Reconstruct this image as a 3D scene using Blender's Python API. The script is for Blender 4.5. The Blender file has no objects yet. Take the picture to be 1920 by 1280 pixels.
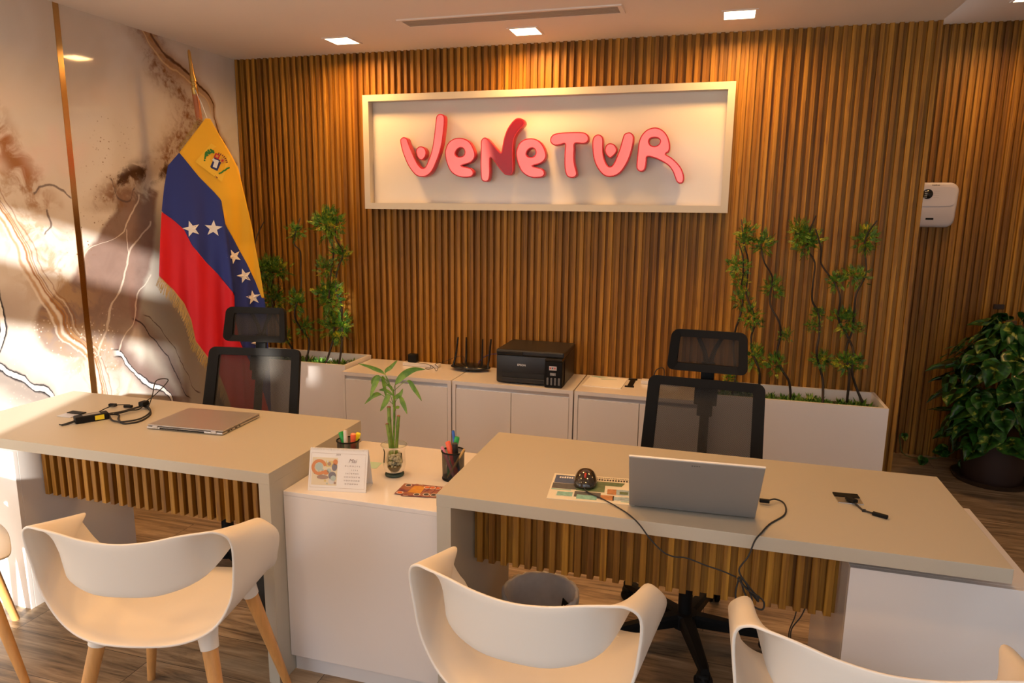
import bpy, bmesh, math, random
from math import sin, cos, pi, radians
from mathutils import Vector, Matrix

S = bpy.context.scene
COL = S.collection

# ---------------------------------------------------------------- camera
F_PX, YAW, PITCH, ROLL = 1309.87, -0.28112, -0.18321, 0.01208
CAM = Vector((2.9252, -3.8789, 1.5754))
fw = Vector((sin(YAW)*cos(PITCH), cos(YAW)*cos(PITCH), sin(PITCH)))
r0 = Vector((cos(YAW), -sin(YAW), 0)); u0 = r0.cross(fw)
rr = cos(ROLL)*r0 + sin(ROLL)*u0; uu = -sin(ROLL)*r0 + cos(ROLL)*u0
cd = bpy.data.cameras.new('camera'); cam = bpy.data.objects.new('camera', cd); COL.objects.link(cam)
cd.sensor_width = 36; cd.lens = F_PX/1920*36; cd.clip_start = 0.02
cam.matrix_world = Matrix(((rr.x, uu.x, -fw.x, CAM.x), (rr.y, uu.y, -fw.y, CAM.y), (rr.z, uu.z, -fw.z, CAM.z), (0, 0, 0, 1)))
S.camera = cam

# ---------------------------------------------------------------- world, sun, exposure
W = bpy.data.worlds.new('sky'); S.world = W; W.use_nodes = True
bg = W.node_tree.nodes['Background']; bg.inputs[0].default_value = (0.80, 0.88, 1.0, 1); bg.inputs[1].default_value = SKY = 2.1
sd = bpy.data.lights.new('sun', 'SUN'); sun = bpy.data.objects.new('sun', sd); COL.objects.link(sun)
sd.energy = 17.0; sd.color = (1.0, 0.94, 0.84); sd.angle = radians(1.2)
SUN_DIR = Vector((-0.315, 0.95, -0.285))
sun.rotation_euler = SUN_DIR.to_track_quat('-Z', 'Y').to_euler(); sun.location = (4, -7, 4)
S.view_settings.view_transform = 'Standard'; S.view_settings.look = 'None'
S.view_settings.gamma = 1; S.view_settings.use_curve_mapping = False
S.view_settings.exposure = 0.0
S.cycles.use_denoising = True
S.cycles.max_bounces = 8
S.cycles.sample_clamp_indirect = 6
LAMP_COL = (1.0, 0.50, 0.145)
LAMP_W = 4.6

# ---------------------------------------------------------------- node helpers
class NT:
    def __init__(s, name):
        s.m = bpy.data.materials.new(name); s.m.use_nodes = True
        s.t = s.m.node_tree; s.n = s.t.nodes; s.l = s.t.links
        s.b = s.n['Principled BSDF']; s.out = s.n['Material Output']
    def node(s, typ, **kw):
        n = s.n.new(typ)
        for k, v in kw.items(): setattr(n, k, v)
        return n
    def put(s, sock, v):
        if isinstance(v, bpy.types.NodeSocket): s.l.new(v, sock)
        elif v is not None:
            if isinstance(v, (tuple, list)) and len(v) == 3 and sock.type == 'RGBA': v = (*v, 1)
            sock.default_value = v
    def math(s, op, a, b=None, c=None, clamp=False):
        n = s.node('ShaderNodeMath', operation=op); n.use_clamp = clamp
        s.put(n.inputs[0], a)
        if b is not None: s.put(n.inputs[1], b)
        if c is not None: s.put(n.inputs[2], c)
        return n.outputs[0]
    def mix(s, f, a, b, blend='MIX'):
        n = s.node('ShaderNodeMix', data_type='RGBA', blend_type=blend)
        s.put(n.inputs[0], f); s.put(n.inputs[6], a); s.put(n.inputs[7], b)
        return n.outputs[2]
    def noise(s, vec, scale, detail=3, rough=0.5, dist=0.0):
        n = s.node('ShaderNodeTexNoise'); s.put(n.inputs['Vector'], vec)
        n.inputs['Scale'].default_value = scale; n.inputs['Detail'].default_value = detail
        n.inputs['Roughness'].default_value = rough; n.inputs['Distortion'].default_value = dist
        return n.outputs[0]
    def obj(s): return s.node('ShaderNodeTexCoord').outputs['Object']
    def sep(s, v):
        n = s.node('ShaderNodeSeparateXYZ'); s.put(n.inputs[0], v); return n.outputs
    def comb(s, x, y, z):
        n = s.node('ShaderNodeCombineXYZ')
        for i, v in enumerate((x, y, z)): s.put(n.inputs[i], v)
        return n.outputs[0]
    def smooth(s, v, a, b):
        n = s.node('ShaderNodeMapRange', interpolation_type='SMOOTHSTEP'); s.put(n.inputs[0], v)
        s.put(n.inputs[1], a); s.put(n.inputs[2], b)
        return n.outputs[0]
    def bump(s, h, strength=0.2, dist=0.002):
        n = s.node('ShaderNodeBump'); n.inputs['Strength'].default_value = strength
        n.inputs['Distance'].default_value = dist; s.put(n.inputs['Height'], h)
        s.l.new(n.outputs[0], s.b.inputs['Normal'])
    def set(s, col=None, rough=None, metal=None, spec=None, coat=None, emit=None, estr=None, alpha=None, trans=None, ior=None):
        I = s.b.inputs
        for k, v in (('Base Color', col), ('Roughness', rough), ('Metallic', metal), ('Specular IOR Level', spec), ('Coat Weight', coat),
                     ('Emission Color', emit), ('Emission Strength', estr), ('Alpha', alpha), ('Transmission Weight', trans), ('IOR', ior)):
            if v is not None: s.put(I[k], v)
        return s

def plain(name, col, rough=0.5, metal=0.0, var=0.04, scale=6.0, bump=0.0, bscale=300, **kw):
    """plain paint/plastic/metal with a faint procedural unevenness"""
    t = NT(name); c = t.obj(); n = t.noise(c, scale, 2)
    d = t.math('MULTIPLY_ADD', n, 2*var, 1-var)
    mx = t.node('ShaderNodeVectorMath', operation='SCALE'); mx.inputs[0].default_value = col; t.l.new(d, mx.inputs[3])
    t.set(mx.outputs[0], rough, metal, **kw)
    if bump: t.bump(t.noise(c, bscale, 2), bump, 0.001)
    return t.m

def wood_slats(name, pitch, dark=1.0):
    t = NT(name); c = t.obj(); x, y, z = t.sep(c)
    idx = t.math('FLOOR', t.math('DIVIDE', t.math('ADD', x, 0.004), pitch))
    wn = t.node('ShaderNodeTexWhiteNoise', noise_dimensions='1D'); t.put(wn.inputs['W'], idx)
    off = t.math('MULTIPLY', wn.outputs[0], 37.0)
    v = t.comb(t.math('MULTIPLY', x, 60), t.math('MULTIPLY', y, 60), t.math('ADD', t.math('MULTIPLY', z, 1.6), off))
    g = t.noise(v, 1.0, 4, 0.6, 0.6)
    v2 = t.comb(t.math('MULTIPLY', x, 30), t.math('MULTIPLY', y, 30), t.math('ADD', t.math('MULTIPLY', z, 5), off))
    kn = t.node('ShaderNodeTexVoronoi'); t.put(kn.inputs['Vector'], v2); kn.inputs['Scale'].default_value = 1.0
    knot = t.math('SUBTRACT', 1, t.smooth(kn.outputs['Distance'], 0.05, 0.22))
    ramp = t.node('ShaderNodeValToRGB'); t.put(ramp.inputs[0], g)
    e = ramp.color_ramp.elements
    e[0].position = 0.30; e[0].color = (0.20*dark, 0.078*dark, 0.009*dark, 1)
    e[1].position = 0.72; e[1].color = (0.55*dark, 0.268*dark, 0.029*dark, 1)
    tint = t.mix(wn.outputs[0], (0.60, 0.54, 0.46, 1), (1.12, 1.12, 1.12, 1))
    col = t.mix(1.0, ramp.outputs[0], tint, 'MULTIPLY')
    col = t.mix(t.math('MULTIPLY', knot, 0.55), col, (0.16*dark, 0.06*dark, 0.02*dark, 1))
    t.set(col, 0.52, spec=0.35); t.bump(g, 0.12, 0.001)
    return t.m

def leg_wood(name, col):
    t = NT(name); c = t.obj(); x, y, z = t.sep(c)
    v = t.comb(t.math('MULTIPLY', x, 70), t.math('MULTIPLY', y, 70), t.math('MULTIPLY', z, 5))
    g = t.noise(v, 1.0, 4, 0.6, 0.4)
    t.set(t.mix(g, tuple(q*0.72 for q in col), tuple(min(1, q*1.25) for q in col)), 0.42); return t.m

def leaf_mat(name, a, b, yellow=None, rough=0.45):
    t = NT(name); c = t.obj(); n = t.noise(c, 40, 3)
    col = t.mix(t.smooth(n, 0.35, 0.65), a, b)
    if yellow:
        n2 = t.noise(c, 22, 3, 0.6); col = t.mix(t.smooth(n2, 0.56, 0.68), col, yellow)
    t.set(col, rough, spec=0.4)
    return t.m

def floor_mat():
    t = NT('wood_laminate_floor'); c = t.obj(); x, y, z = t.sep(c)
    row = t.math('FLOOR', t.math('DIVIDE', y, 0.19))
    wn = t.node('ShaderNodeTexWhiteNoise', noise_dimensions='1D'); t.put(wn.inputs['W'], row)
    xs = t.math('ADD', x, t.math('MULTIPLY', wn.outputs[0], 1.2))
    plank = t.math('FLOOR', t.math('DIVIDE', xs, 1.25))
    wn2 = t.node('ShaderNodeTexWhiteNoise', noise_dimensions='2D'); t.put(wn2.inputs['Vector'], t.comb(plank, row, 0))
    v = t.comb(t.math('MULTIPLY', x, 1.6), t.math('MULTIPLY', y, 16), t.math('MULTIPLY', wn2.outputs[0], 30))
    g = t.noise(v, 1.3, 6, 0.62, 1.2)
    v3 = t.comb(t.math('MULTIPLY', x, 5), t.math('MULTIPLY', y, 90), t.math('MULTIPLY', wn2.outputs[0], 30))
    g2 = t.noise(v3, 1.0, 3, 0.6, 0.5)
    ramp = t.node('ShaderNodeValToRGB'); t.put(ramp.inputs[0], t.math('ADD', t.math('MULTIPLY', g, 0.75), t.math('MULTIPLY', g2, 0.25)))
    e = ramp.color_ramp.elements
    e[0].position = 0.34; e[0].color = (0.10, 0.068, 0.042, 1)
    e[1].position = 0.68; e[1].color = (0.55, 0.42, 0.28, 1)
    m = ramp.color_ramp.elements.new(0.5); m.color = (0.33, 0.235, 0.145, 1)
    col = t.mix(1.0, ramp.outputs[0], t.mix(wn2.outputs[0], (0.72, 0.70, 0.68, 1), (1.15, 1.15, 1.15, 1)), 'MULTIPLY')
    fy = t.math('FRACT', t.math('DIVIDE', y, 0.19)); fx = t.math('FRACT', t.math('DIVIDE', xs, 1.25))
    gap = t.math('MAXIMUM', t.math('LESS_THAN', fy, 0.012), t.math('LESS_THAN', fx, 0.002))
    col = t.mix(gap, col, (0.05, 0.035, 0.025, 1))
    t.set(col, 0.38, spec=0.4); t.bump(g2, 0.08, 0.001)
    return t.m

YR, ZR = 2.6, 2.6
def mural():
    """veined marble / alcohol-ink mural on the glossy left wall; curves are given in wall metres (y, z)"""
    t = NT('inked_marble_mural'); c = t.obj()
    wv = t.node('ShaderNodeTexNoise'); t.put(wv.inputs['Vector'], c); wv.inputs['Scale'].default_value = 7; wv.inputs['Detail'].default_value = 4
    wv2 = t.node('ShaderNodeTexNoise'); t.put(wv2.inputs['Vector'], c); wv2.inputs['Scale'].default_value = 2.0; wv2.inputs['Detail'].default_value = 3
    _, wy, wz = t.sep(wv.outputs['Color']); _, by, bz = t.sep(wv2.outputs['Color'])
    x, y0, z0 = t.sep(c)
    y = t.math('ADD', y0, t.math('MULTIPLY', t.math('SUBTRACT', wy, 0.5), 0.07))
    z = t.math('ADD', z0, t.math('MULTIPLY', t.math('SUBTRACT', wz, 0.5), 0.07))
    Y = t.math('ADD', y, t.math('MULTIPLY', t.math('SUBTRACT', by, 0.5), 0.05))
    fine = t.noise(c, 30, 5, 0.65); mid = t.noise(c, 9, 5, 0.6, 0.8); big = t.noise(c, 2.2, 3, 0.5, 0.5)
    def curve(pts, zin, key='z'):
        """value of y as a function of z (key z) or z as a function of y (key y)"""
        P = sorted([(p[1], p[0]) if key == 'z' else (p[0], p[1]) for p in pts])
        fc = t.node('ShaderNodeFloatCurve'); cu = fc.mapping.curves[0]
        def enc(k, v): return ((k/ZR, (v+YR)/YR) if key == 'z' else ((k+YR)/YR, v/ZR))
        Q = []
        for k, v in P:
            q = enc(k, v)
            if Q and q[0]-Q[-1][0] < 0.004: continue
            Q.append(q)
        Q = [(0, Q[0][1])] + Q + [(1, Q[-1][1])]
        while len(cu.points) < len(Q): cu.points.new(0.5, 0.5)
        for pt, q in zip(cu.points, Q): pt.location = q; pt.handle_type = 'AUTO'
        fc.mapping.update()
        t.put(fc.inputs['Value'], t.math('DIVIDE', zin, ZR) if key == 'z' else t.math('DIVIDE', t.math('ADD', zin, YR), YR))
        o = fc.outputs[0]
        return t.math('SUBTRACT', t.math('MULTIPLY', o, YR), YR) if key == 'z' else t.math('MULTIPLY', o, ZR)
    def band(pts, w, key='z', soft=0.5, lo=None, hi=None, yy=None, zz=None, fade=0.04):
        yy = yy or y; zz = zz or z
        a, b = (yy, zz) if key == 'z' else (zz, yy)
        d = t.math('ABSOLUTE', t.math('SUBTRACT', a, curve(pts, b, key)))
        m = t.math('SUBTRACT', 1, t.smooth(d, w*(1-soft), w*(1+soft) if soft < 1 else w))
        ks = [p[1] if key == 'z' else p[0] for p in pts]
        lo = min(ks) if lo is None else lo; hi = max(ks) if hi is None else hi
        m = t.math('MULTIPLY', m, t.smooth(b, lo-fade, lo))
        return t.math('MULTIPLY', m, t.math('SUBTRACT', 1, t.smooth(b, hi, hi+fade)))
    M = t.math
    cream = (0.66, 0.60, 0.53); pale = (0.74, 0.71, 0.68); grey = (0.44, 0.41, 0.365); mauve = (0.20, 0.135, 0.115)
    col = t.mix(t.smooth(big, 0.35, 0.65), cream, pale)
    # lower band of cool grey white
    col = t.mix(M('MULTIPLY', M('SUBTRACT', 1, t.smooth(z, 0.75, 1.15)), 0.6), col, (0.70, 0.68, 0.66))
    # grey-green field right of the mauve
    g = M('MULTIPLY', t.smooth(y, -0.93, -0.86), M('SUBTRACT', 1, t.smooth(z, 1.45, 1.75)))
    col = t.mix(g, col, grey)
    # mauve field
    left = curve([(-1.04, 1.70), (-1.0, 1.60), (-1.09, 1.50), (-1.17, 1.40), (-1.23, 1.33), (-1.36, 1.2), (-1.5, 1.1), (-1.5, .95), (-1.2, 0.8), (-1.05, 0.6), (-0.9, 0.4)], z)
    right = curve([(-0.66, 1.72), (-0.71, 1.64), (-0.74, 1.48), (-0.79, 1.30), (-0.85, 1.17), (-0.89, 1.05), (-0.93, 0.98), (-0.99, 0.90), (-1.04, 0.8), (-1.04, 0.4)], z)
    mv = M('MULTIPLY', t.smooth(M('SUBTRACT', y, left), 0.0, 0.05), M('SUBTRACT', 1, t.smooth(M('SUBTRACT', y, right), -0.02, 0.02)))
    mv = M('MULTIPLY', mv, M('SUBTRACT', 1, t.smooth(M('ADD', z, M('MULTIPLY', M('SUBTRACT', mid, .5), .3)), 1.60, 1.68)))
    mv = M('MULTIPLY', mv, M('ADD', 0.25, M('MULTIPLY', t.smooth(z, 0.72, 1.10), 0.75)))
    col = t.mix(mv, col, t.mix(mid, mauve, (0.31, 0.225, 0.20)))
    # mauve patch at far left low
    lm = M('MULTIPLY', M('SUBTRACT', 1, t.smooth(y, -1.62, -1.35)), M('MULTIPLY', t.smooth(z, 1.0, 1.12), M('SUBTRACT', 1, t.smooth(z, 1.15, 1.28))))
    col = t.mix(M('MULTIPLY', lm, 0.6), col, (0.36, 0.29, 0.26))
    # brown ink stain in the upper part
    br = band([(-0.68, 2.5), (-0.60, 2.32), (-0.50, 2.20), (-0.42, 2.12), (-0.46, 2.0), (-0.60, 1.86), (-0.74, 1.77), (-0.90, 1.70), (-1.0, 1.6)], 0.11, 'z', 0.9, 1.58, 2.6)
    spk = t.smooth(M('ADD', M('MULTIPLY', fine, 0.45), M('MULTIPLY', mid, 0.55)), 0.44, 0.60)
    col = t.mix(M('MULTIPLY', br, M('ADD', 0.45, M('MULTIPLY', spk, 0.55))), col, (0.22, 0.11, 0.05))
    dk = band([(-0.60, 1.78), (-0.74, 1.76), (-0.84, 1.75), (-0.95, 1.70), (-0.99, 1.60)], 0.045, 'y', 0.9, -0.97, -0.62)
    col = t.mix(M('MULTIPLY', dk, t.smooth(mid, 0.42, 0.55)), col, (0.07, 0.035, 0.02))
    # speckle around the stain edge
    vo = t.node('ShaderNodeTexVoronoi'); t.put(vo.inputs['Vector'], c); vo.inputs['Scale'].default_value = 55
    dots = M('SUBTRACT', 1, t.smooth(vo.outputs['Distance'], 0.12, 0.26))
    spb = band([(-0.95, 2.0), (-1.02, 1.8), (-1.06, 1.6), (-1.16, 1.45), (-1.22, 1.35)], 0.10, 'z', 0.8)
    col = t.mix(M('MULTIPLY', M('MULTIPLY', dots, spb), t.smooth(mid, 0.44, 0.56)), col, (0.22, 0.13, 0.07))
    # gold / brown river on the left panel
    gp = [(-1.66, 1.70), (-1.596, 1.535), (-1.559, 1.479), (-1.523, 1.40), (-1.503, 1.31), (-1.456, 1.232), (-1.423, 1.16), (-1.374, 1.076), (-1.341, 0.984), (-1.276, 0.916), (-1.227, 0.841), (-1.21, 0.755), (-1.19, 0.62)]
    riv = band([(p[0]+0.10 if 1.1 < p[1] < 1.5 else p[0]+0.04, p[1]) for p in gp], 0.14, 'z', 0.9)
    col = t.mix(M('MULTIPLY', riv, M('MULTIPLY', t.smooth(mid, 0.44, 0.60), 0.75)), col, (0.45, 0.31, 0.18))
    lb = band([(-1.62, 2.0), (-1.555, 1.861), (-1.518, 1.81), (-1.481, 1.743), (-1.444, 1.659), (-1.40, 1.58)], 0.07, 'z', 0.9)
    col = t.mix(M('MULTIPLY', lb, t.smooth(mid, 0.38, 0.6)), col, (0.36, 0.19, 0.09))
    for dx, w, cc, st in ((0.0, .009, (0.82, 0.76, 0.68), .9), (0.016, .005, (0.36, 0.16, 0.05), .9), (0.030, .004, (0.50, 0.28, 0.12), .8), (0.042, .003, (0.28, 0.14, 0.07), .7), (-0.016, .007, (0.52, 0.31, 0.15), .75), (-0.030, .005, (0.85, 0.80, 0.74), .7), (0.058, .004, (0.75, 0.66, 0.55), .6), (0.070, .003, (0.30, 0.14, 0.06), .6)):
        col = t.mix(M('MULTIPLY', band([(p[0]+dx, p[1]) for p in gp], w, 'z', .8, .6, 1.7), st), col, cc)
    wd = M('SUBTRACT', 1, t.smooth(vo.outputs['Distance'], 0.16, 0.30))
    wm = M('MULTIPLY', M('SUBTRACT', 1, t.smooth(z, 0.98, 1.1)), M('SUBTRACT', 1, t.smooth(y, -1.12, -1.0)))
    col = t.mix(M('MULTIPLY', M('MULTIPLY', wd, wm), t.smooth(mid, 0.46, 0.56)), col, (0.92, 0.88, 0.82))
    # dark haloed white veins
    w0 = [(-1.80, 0.99), (-1.676, 0.894), (-1.636, 0.855), (-1.571, 0.818), (-1.536, 0.779), (-1.489, 0.752), (-1.459, 0.721), (-1.40, 0.60)]
    w1 = [(-1.051, 0.832), (-1.009, 0.779), (-0.93, 0.681), (-0.866, 0.629), (-0.776, 0.569), (-0.731, 0.51), (-0.66, 0.40)]
    gw = [(-0.93, 1.0), (-0.878, 0.954), (-0.807, 0.85), (-0.733, 0.742), (-0.66, 0.62), (-0.60, 0.49)]
    col = t.mix(M('MULTIPLY', band([(a, b+.03) for a, b in w1], 0.075, 'y', .95), .9), col, (0.20, 0.13, 0.12))
    col = t.mix(M('MULTIPLY', band([(a, b-.05) for a, b in w0], 0.085, 'y', .95), .7), col, (0.20, 0.17, 0.165))
    col = t.mix(M('MULTIPLY', band(gw, 0.075, 'y', .95), .7), col, (0.20, 0.13, 0.12))
    col = t.mix(band(gw, 0.006, 'y', .7), col, (0.06, 0.045, 0.05))
    col = t.mix(band([(a+.09, b) for a, b in gw], 0.004, 'y', .7, yy=Y), col, (0.16, 0.12, 0.11))
    for w in (w0, w1):
        col = t.mix(band(w, 0.022, 'y', .25), col, (0.03, 0.03, 0.04))
        col = t.mix(band(w, 0.013, 'y', .2), col, (0.88, 0.87, 0.86))
    wl = [(-1.66, 1.25), (-1.649, 1.114), (-1.648, 1.049), (-1.665, 0.986), (-1.70, 0.93)]
    col = t.mix(band(wl, 0.02, 'z', .25), col, (0.03, 0.03, 0.04)); col = t.mix(band(wl, 0.011, 'z', .2), col, (0.88, 0.87, 0.86))
    # cracks
    for pts, w in (([(-0.838, 1.637), (-0.85, 1.60), (-0.891, 1.551), (-0.925, 1.50), (-0.956, 1.45), (-1.043, 1.411), (-1.146, 1.382), (-1.199, 1.337)], .007),
                   ([(-0.773, 1.499), (-0.85, 1.422), (-0.936, 1.339), (-0.975, 1.23), (-1.011, 1.147), (-1.081, 1.078), (-1.113, 0.973), (-1.177, 0.856)], .009),
                   ([(-0.803, 1.216), (-0.881, 1.134), (-0.942, 0.99), (-1.016, 0.913), (-1.05, 0.841)], .006),
                   ([(-0.93, 1.46), (-0.935, 1.38), (-0.94, 1.33)], .004),
                   ([(-1.46, 1.50), (-1.40, 1.42), (-1.33, 1.36), (-1.24, 1.33)], .006)):
        col = t.mix(M('MULTIPLY', band(pts, w*.75, 'z', .5, fade=.01, zz=z0), .75), col, (0.72, 0.65, 0.58))
    # thin dark loops
    for pts, key in (([(-1.43, 1.63), (-1.40, 1.655), (-1.34, 1.665), (-1.29, 1.655), (-1.25, 1.62)], 'y'), ([(-1.36, 1.49), (-1.40, 1.45), (-1.37, 1.56)], 'z'), ([(-1.0, 1.70), (-0.97, 1.62), (-0.90, 1.60), (-0.87, 1.66)], 'y')):
        col = t.mix(M('MULTIPLY', band(pts, .006, key, .6, fade=.01), .8), col, (0.10, 0.07, 0.07))
    # golden edge line running from the ceiling to the corner
    tc = [(-0.72, 2.52), (-0.669, 2.47), (-0.616, 2.419), (-0.526, 2.361), (-0.44, 2.343), (-0.377, 2.319), (-0.315, 2.266), (-0.237, 2.204), (-0.191, 2.077), (-0.12, 1.95), (-0.05, 1.85)]
    col = t.mix(M('MULTIPLY', band([(a+.01, b-.03) for a, b in tc], 0.05, 'y', .95), .8), col, (0.40, 0.22, 0.09))
    col = t.mix(band(tc, 0.009, 'y', .6), col, (0.12, 0.05, 0.02))
    col = t.mix(M('MULTIPLY', band([(a-.02, b-.035) for a, b in tc], 0.006, 'y', .6), .8), col, (0.70, 0.52, 0.30))
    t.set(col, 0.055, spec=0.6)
    return t.m

def mesh_fabric(name, col, opacity=0.62, cell=0.0068):
    t = NT(name); c = t.obj(); x, y, z = t.sep(c)
    a = t.math('SINE', t.math('MULTIPLY', x, 2*pi/cell)); b = t.math('SINE', t.math('MULTIPLY', z, 2*pi/cell))
    h = t.math('MULTIPLY', a, b)
    m = t.math('ADD', opacity, t.math('MULTIPLY', t.smooth(h, -0.4, 0.6), 0.9-opacity), clamp=True)
    t.set(col, 0.75)
    tr = t.node('ShaderNodeBsdfTransparent'); ms = t.node('ShaderNodeMixShader')
    t.put(ms.inputs[0], m); t.l.new(tr.outputs[0], ms.inputs[1]); t.l.new(t.b.outputs[0], ms.inputs[2]); t.l.new(ms.outputs[0], t.out.inputs[0])
    return t.m

def glow(name, col, strength, ecol=None):
    t = NT(name); n = t.noise(t.obj(), 9, 2)
    t.set(col, 0.3, emit=ecol or col, estr=t.math('MULTIPLY', t.math('ADD', 0.9, t.math('MULTIPLY', n, 0.2)), strength)); return t.m

MT = {}
MT['slat'] = wood_slats('slatted_oak', 0.0405)
MT['desk'] = plain('matt_white_laminate', (0.45, 0.41, 0.335), 0.42, var=0.015, scale=3)
MT['gloss'] = plain('gloss_white_lacquer', (0.76, 0.72, 0.70), 0.16, var=0.015, scale=2, coat=0.3)
MT['sat'] = plain('satin_white_lacquer', (0.74, 0.70, 0.68), 0.28, var=0.015, scale=2)
MT['alu'] = plain('brushed_aluminium', (0.62, 0.62, 0.64), 0.35, 1.0)
MT['ceil'] = plain('ceiling_paint', (0.84, 0.76, 0.70), 0.85, var=0.02, scale=2)
MT['wall'] = plain('wall_paint', (0.70, 0.66, 0.60), 0.85, var=0.02, scale=2)
MT['gold'] = plain('brushed_gold_trim', (0.50, 0.32, 0.13), 0.22, 1.0)
MT['black'] = plain('black_plastic', (0.006, 0.0055, 0.005), 0.6, spec=0.2)
MT['blackg'] = plain('glossy_black_plastic', (0.012, 0.012, 0.012), 0.15)
MT['blackm'] = plain('black_rubber', (0.018, 0.017, 0.017), 0.7)
MT['chrome'] = plain('chrome', (0.7, 0.7, 0.7), 0.15, 1.0)
MT['shell'] = plain('white_polypropylene', (0.80, 0.74, 0.66), 0.38, var=0.015, bump=0.05, bscale=500)
MT['beech'] = leg_wood('beech_leg', (0.62, 0.31, 0.10))
MT['frame'] = plain('sign_frame_paint', (0.58, 0.53, 0.44), 0.45, var=0.015)
MT['panel'] = plain('sign_panel_acrylic', (0.74, 0.69, 0.62), 0.12, var=0.01)
MT['red'] = plain('red_acrylic', (0.55, 0.015, 0.02), 0.3)
MT['mesh'] = mesh_fabric('black_mesh_fabric', (0.026, 0.021, 0.016), 0.76)
MT['hmesh'] = mesh_fabric('black_headrest_mesh', (0.020, 0.016, 0.013), 0.84)
MT['stem'] = plain('dark_vine_stem', (0.035, 0.022, 0.014), 0.7)
MT['fern'] = leaf_mat('feathery_foliage', (0.02, 0.09, 0.01), (0.13, 0.27, 0.015), (0.50, 0.45, 0.02))
MT['succ'] = leaf_mat('succulent_leaves', (0.03, 0.12, 0.015), (0.16, 0.32, 0.04), (0.40, 0.45, 0.08))
MT['pothos'] = leaf_mat('variegated_leaves', (0.012, 0.055, 0.010), (0.035, 0.13, 0.016), (0.30, 0.36, 0.05), 0.3)
MT['bamboo_leaf'] = leaf_mat('bamboo_leaf', (0.07, 0.17, 0.012), (0.17, 0.28, 0.022))
MT['bamboo'] = leaf_mat('bamboo_stalk', (0.10, 0.20, 0.02), (0.22, 0.30, 0.05))
MT['soil'] = plain('dark_soil', (0.05, 0.035, 0.02), 0.95, var=0.4, scale=60, bump=0.5)
MT['paper'] = plain('white_paper', (0.80, 0.77, 0.74), 0.6, var=0.01)
MT['ink'] = plain('dark_ink', (0.03, 0.025, 0.03), 0.7)

# ---------------------------------------------------------------- mesh helpers
def link(name, me, mat=None, parent=None, loc=None):
    o = bpy.data.objects.new(name, me); COL.objects.link(o)
    if mat is not None:
        for m in (mat if isinstance(mat, (list, tuple)) else [mat]): me.materials.append(m)
    if parent: o.parent = parent
    if loc: o.location = loc
    return o
def done(bm, name, mat, parent=None, smooth=False, recalc=True):
    if recalc: bmesh.ops.recalc_face_normals(bm, faces=bm.faces)
    if smooth:
        for f in bm.faces: f.smooth = True
    me = bpy.data.meshes.new(name); bm.to_mesh(me); bm.free()
    o = link(name, me, mat, parent)
    return o
def smooth_by_angle(o, ang=40):
    o.data.polygons.foreach_set('use_smooth', [True]*len(o.data.polygons))
    o.data.set_sharp_from_angle(angle=radians(ang)); return o
def tag(o, label, cat, group=None):
    o['label'] = label; o['category'] = cat
    if group: o['group'] = group
    return o
def thing(name, label, cat, loc=(0, 0, 0), rz=0, group=None):
    o = bpy.data.objects.new(name, None); COL.objects.link(o); o.location = loc; o.rotation_euler = (0, 0, rz)
    o.empty_display_size = 0.1
    return tag(o, label, cat, group)
def struct(o): o['kind'] = 'structure'; return o
def bx(bm, x0, x1, y0, y1, z0, z1, mi=0, bev=0.0, M=None):
    vs = [bm.verts.new((x, y, z)) for z in (z0, z1) for y in (y0, y1) for x in (x0, x1)]
    fs = [bm.faces.new([vs[i] for i in q]) for q in ((0, 2, 3, 1), (4, 5, 7, 6), (0, 1, 5, 4), (2, 6, 7, 3), (0, 4, 6, 2), (1, 3, 7, 5))]
    for f in fs: f.material_index = mi
    if bev:
        es = list({e for f in fs for e in f.edges})
        r = bmesh.ops.bevel(bm, geom=es, offset=bev, segments=2, affect='EDGES', profile=0.5)
        vs = list({v for f in r['faces'] for v in f.verts} | {v for v in vs if v.is_valid})
    if M is not None:
        for v in vs: v.co = M @ v.co
    return vs
def box(name, x0, x1, y0, y1, z0, z1, mat, parent=None, bev=0.0, M=None):
    bm = bmesh.new(); bx(bm, x0, x1, y0, y1, z0, z1, 0, bev, M); return done(bm, name, mat, parent)
def cr_spline(P, n=6, closed=False):
    P = [Vector(p) for p in P]; out = []; N = len(P)
    rng = range(N if closed else N-1)
    for i in rng:
        if closed: a, b, c, d = P[i-1], P[i], P[(i+1) % N], P[(i+2) % N]
        else: a, b, c, d = P[max(i-1, 0)], P[i], P[i+1], P[min(i+2, N-1)]
        for k in range(n):
            t = k/n
            out.append(0.5*((2*b)+(c-a)*t+(2*a-5*b+4*c-d)*t*t+(3*b-a-3*c+d)*t**3))
    if not closed: out.append(P[-1])
    return out
def tube(bm, pts, rad, seg=8, mi=0, cap=True):
    pts = [Vector(p) for p in pts]; n = len(pts)
    R = rad if isinstance(rad, (list, tuple)) else [rad]*n
    T = [(pts[min(i+1, n-1)]-pts[max(i-1, 0)]).normalized() for i in range(n)]
    up = Vector((0, 0, 1)) if abs(T[0].z) < 0.9 else Vector((1, 0, 0))
    N = (up-T[0]*up.dot(T[0])).normalized(); rings = []
    for i in range(n):
        N = (N-T[i]*N.dot(T[i])).normalized(); B = T[i].cross(N)
        rings.append([bm.verts.new(pts[i]+(N*cos(2*pi*k/seg)+B*sin(2*pi*k/seg))*R[i]) for k in range(seg)])
    for i in range(n-1):
        for k in range(seg):
            f = bm.faces.new((rings[i][k], rings[i][(k+1) % seg], rings[i+1][(k+1) % seg], rings[i+1][k])); f.material_index = mi; f.smooth = True
    if cap:
        bm.faces.new(list(reversed(rings[0]))).material_index = mi; bm.faces.new(rings[-1]).material_index = mi
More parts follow.
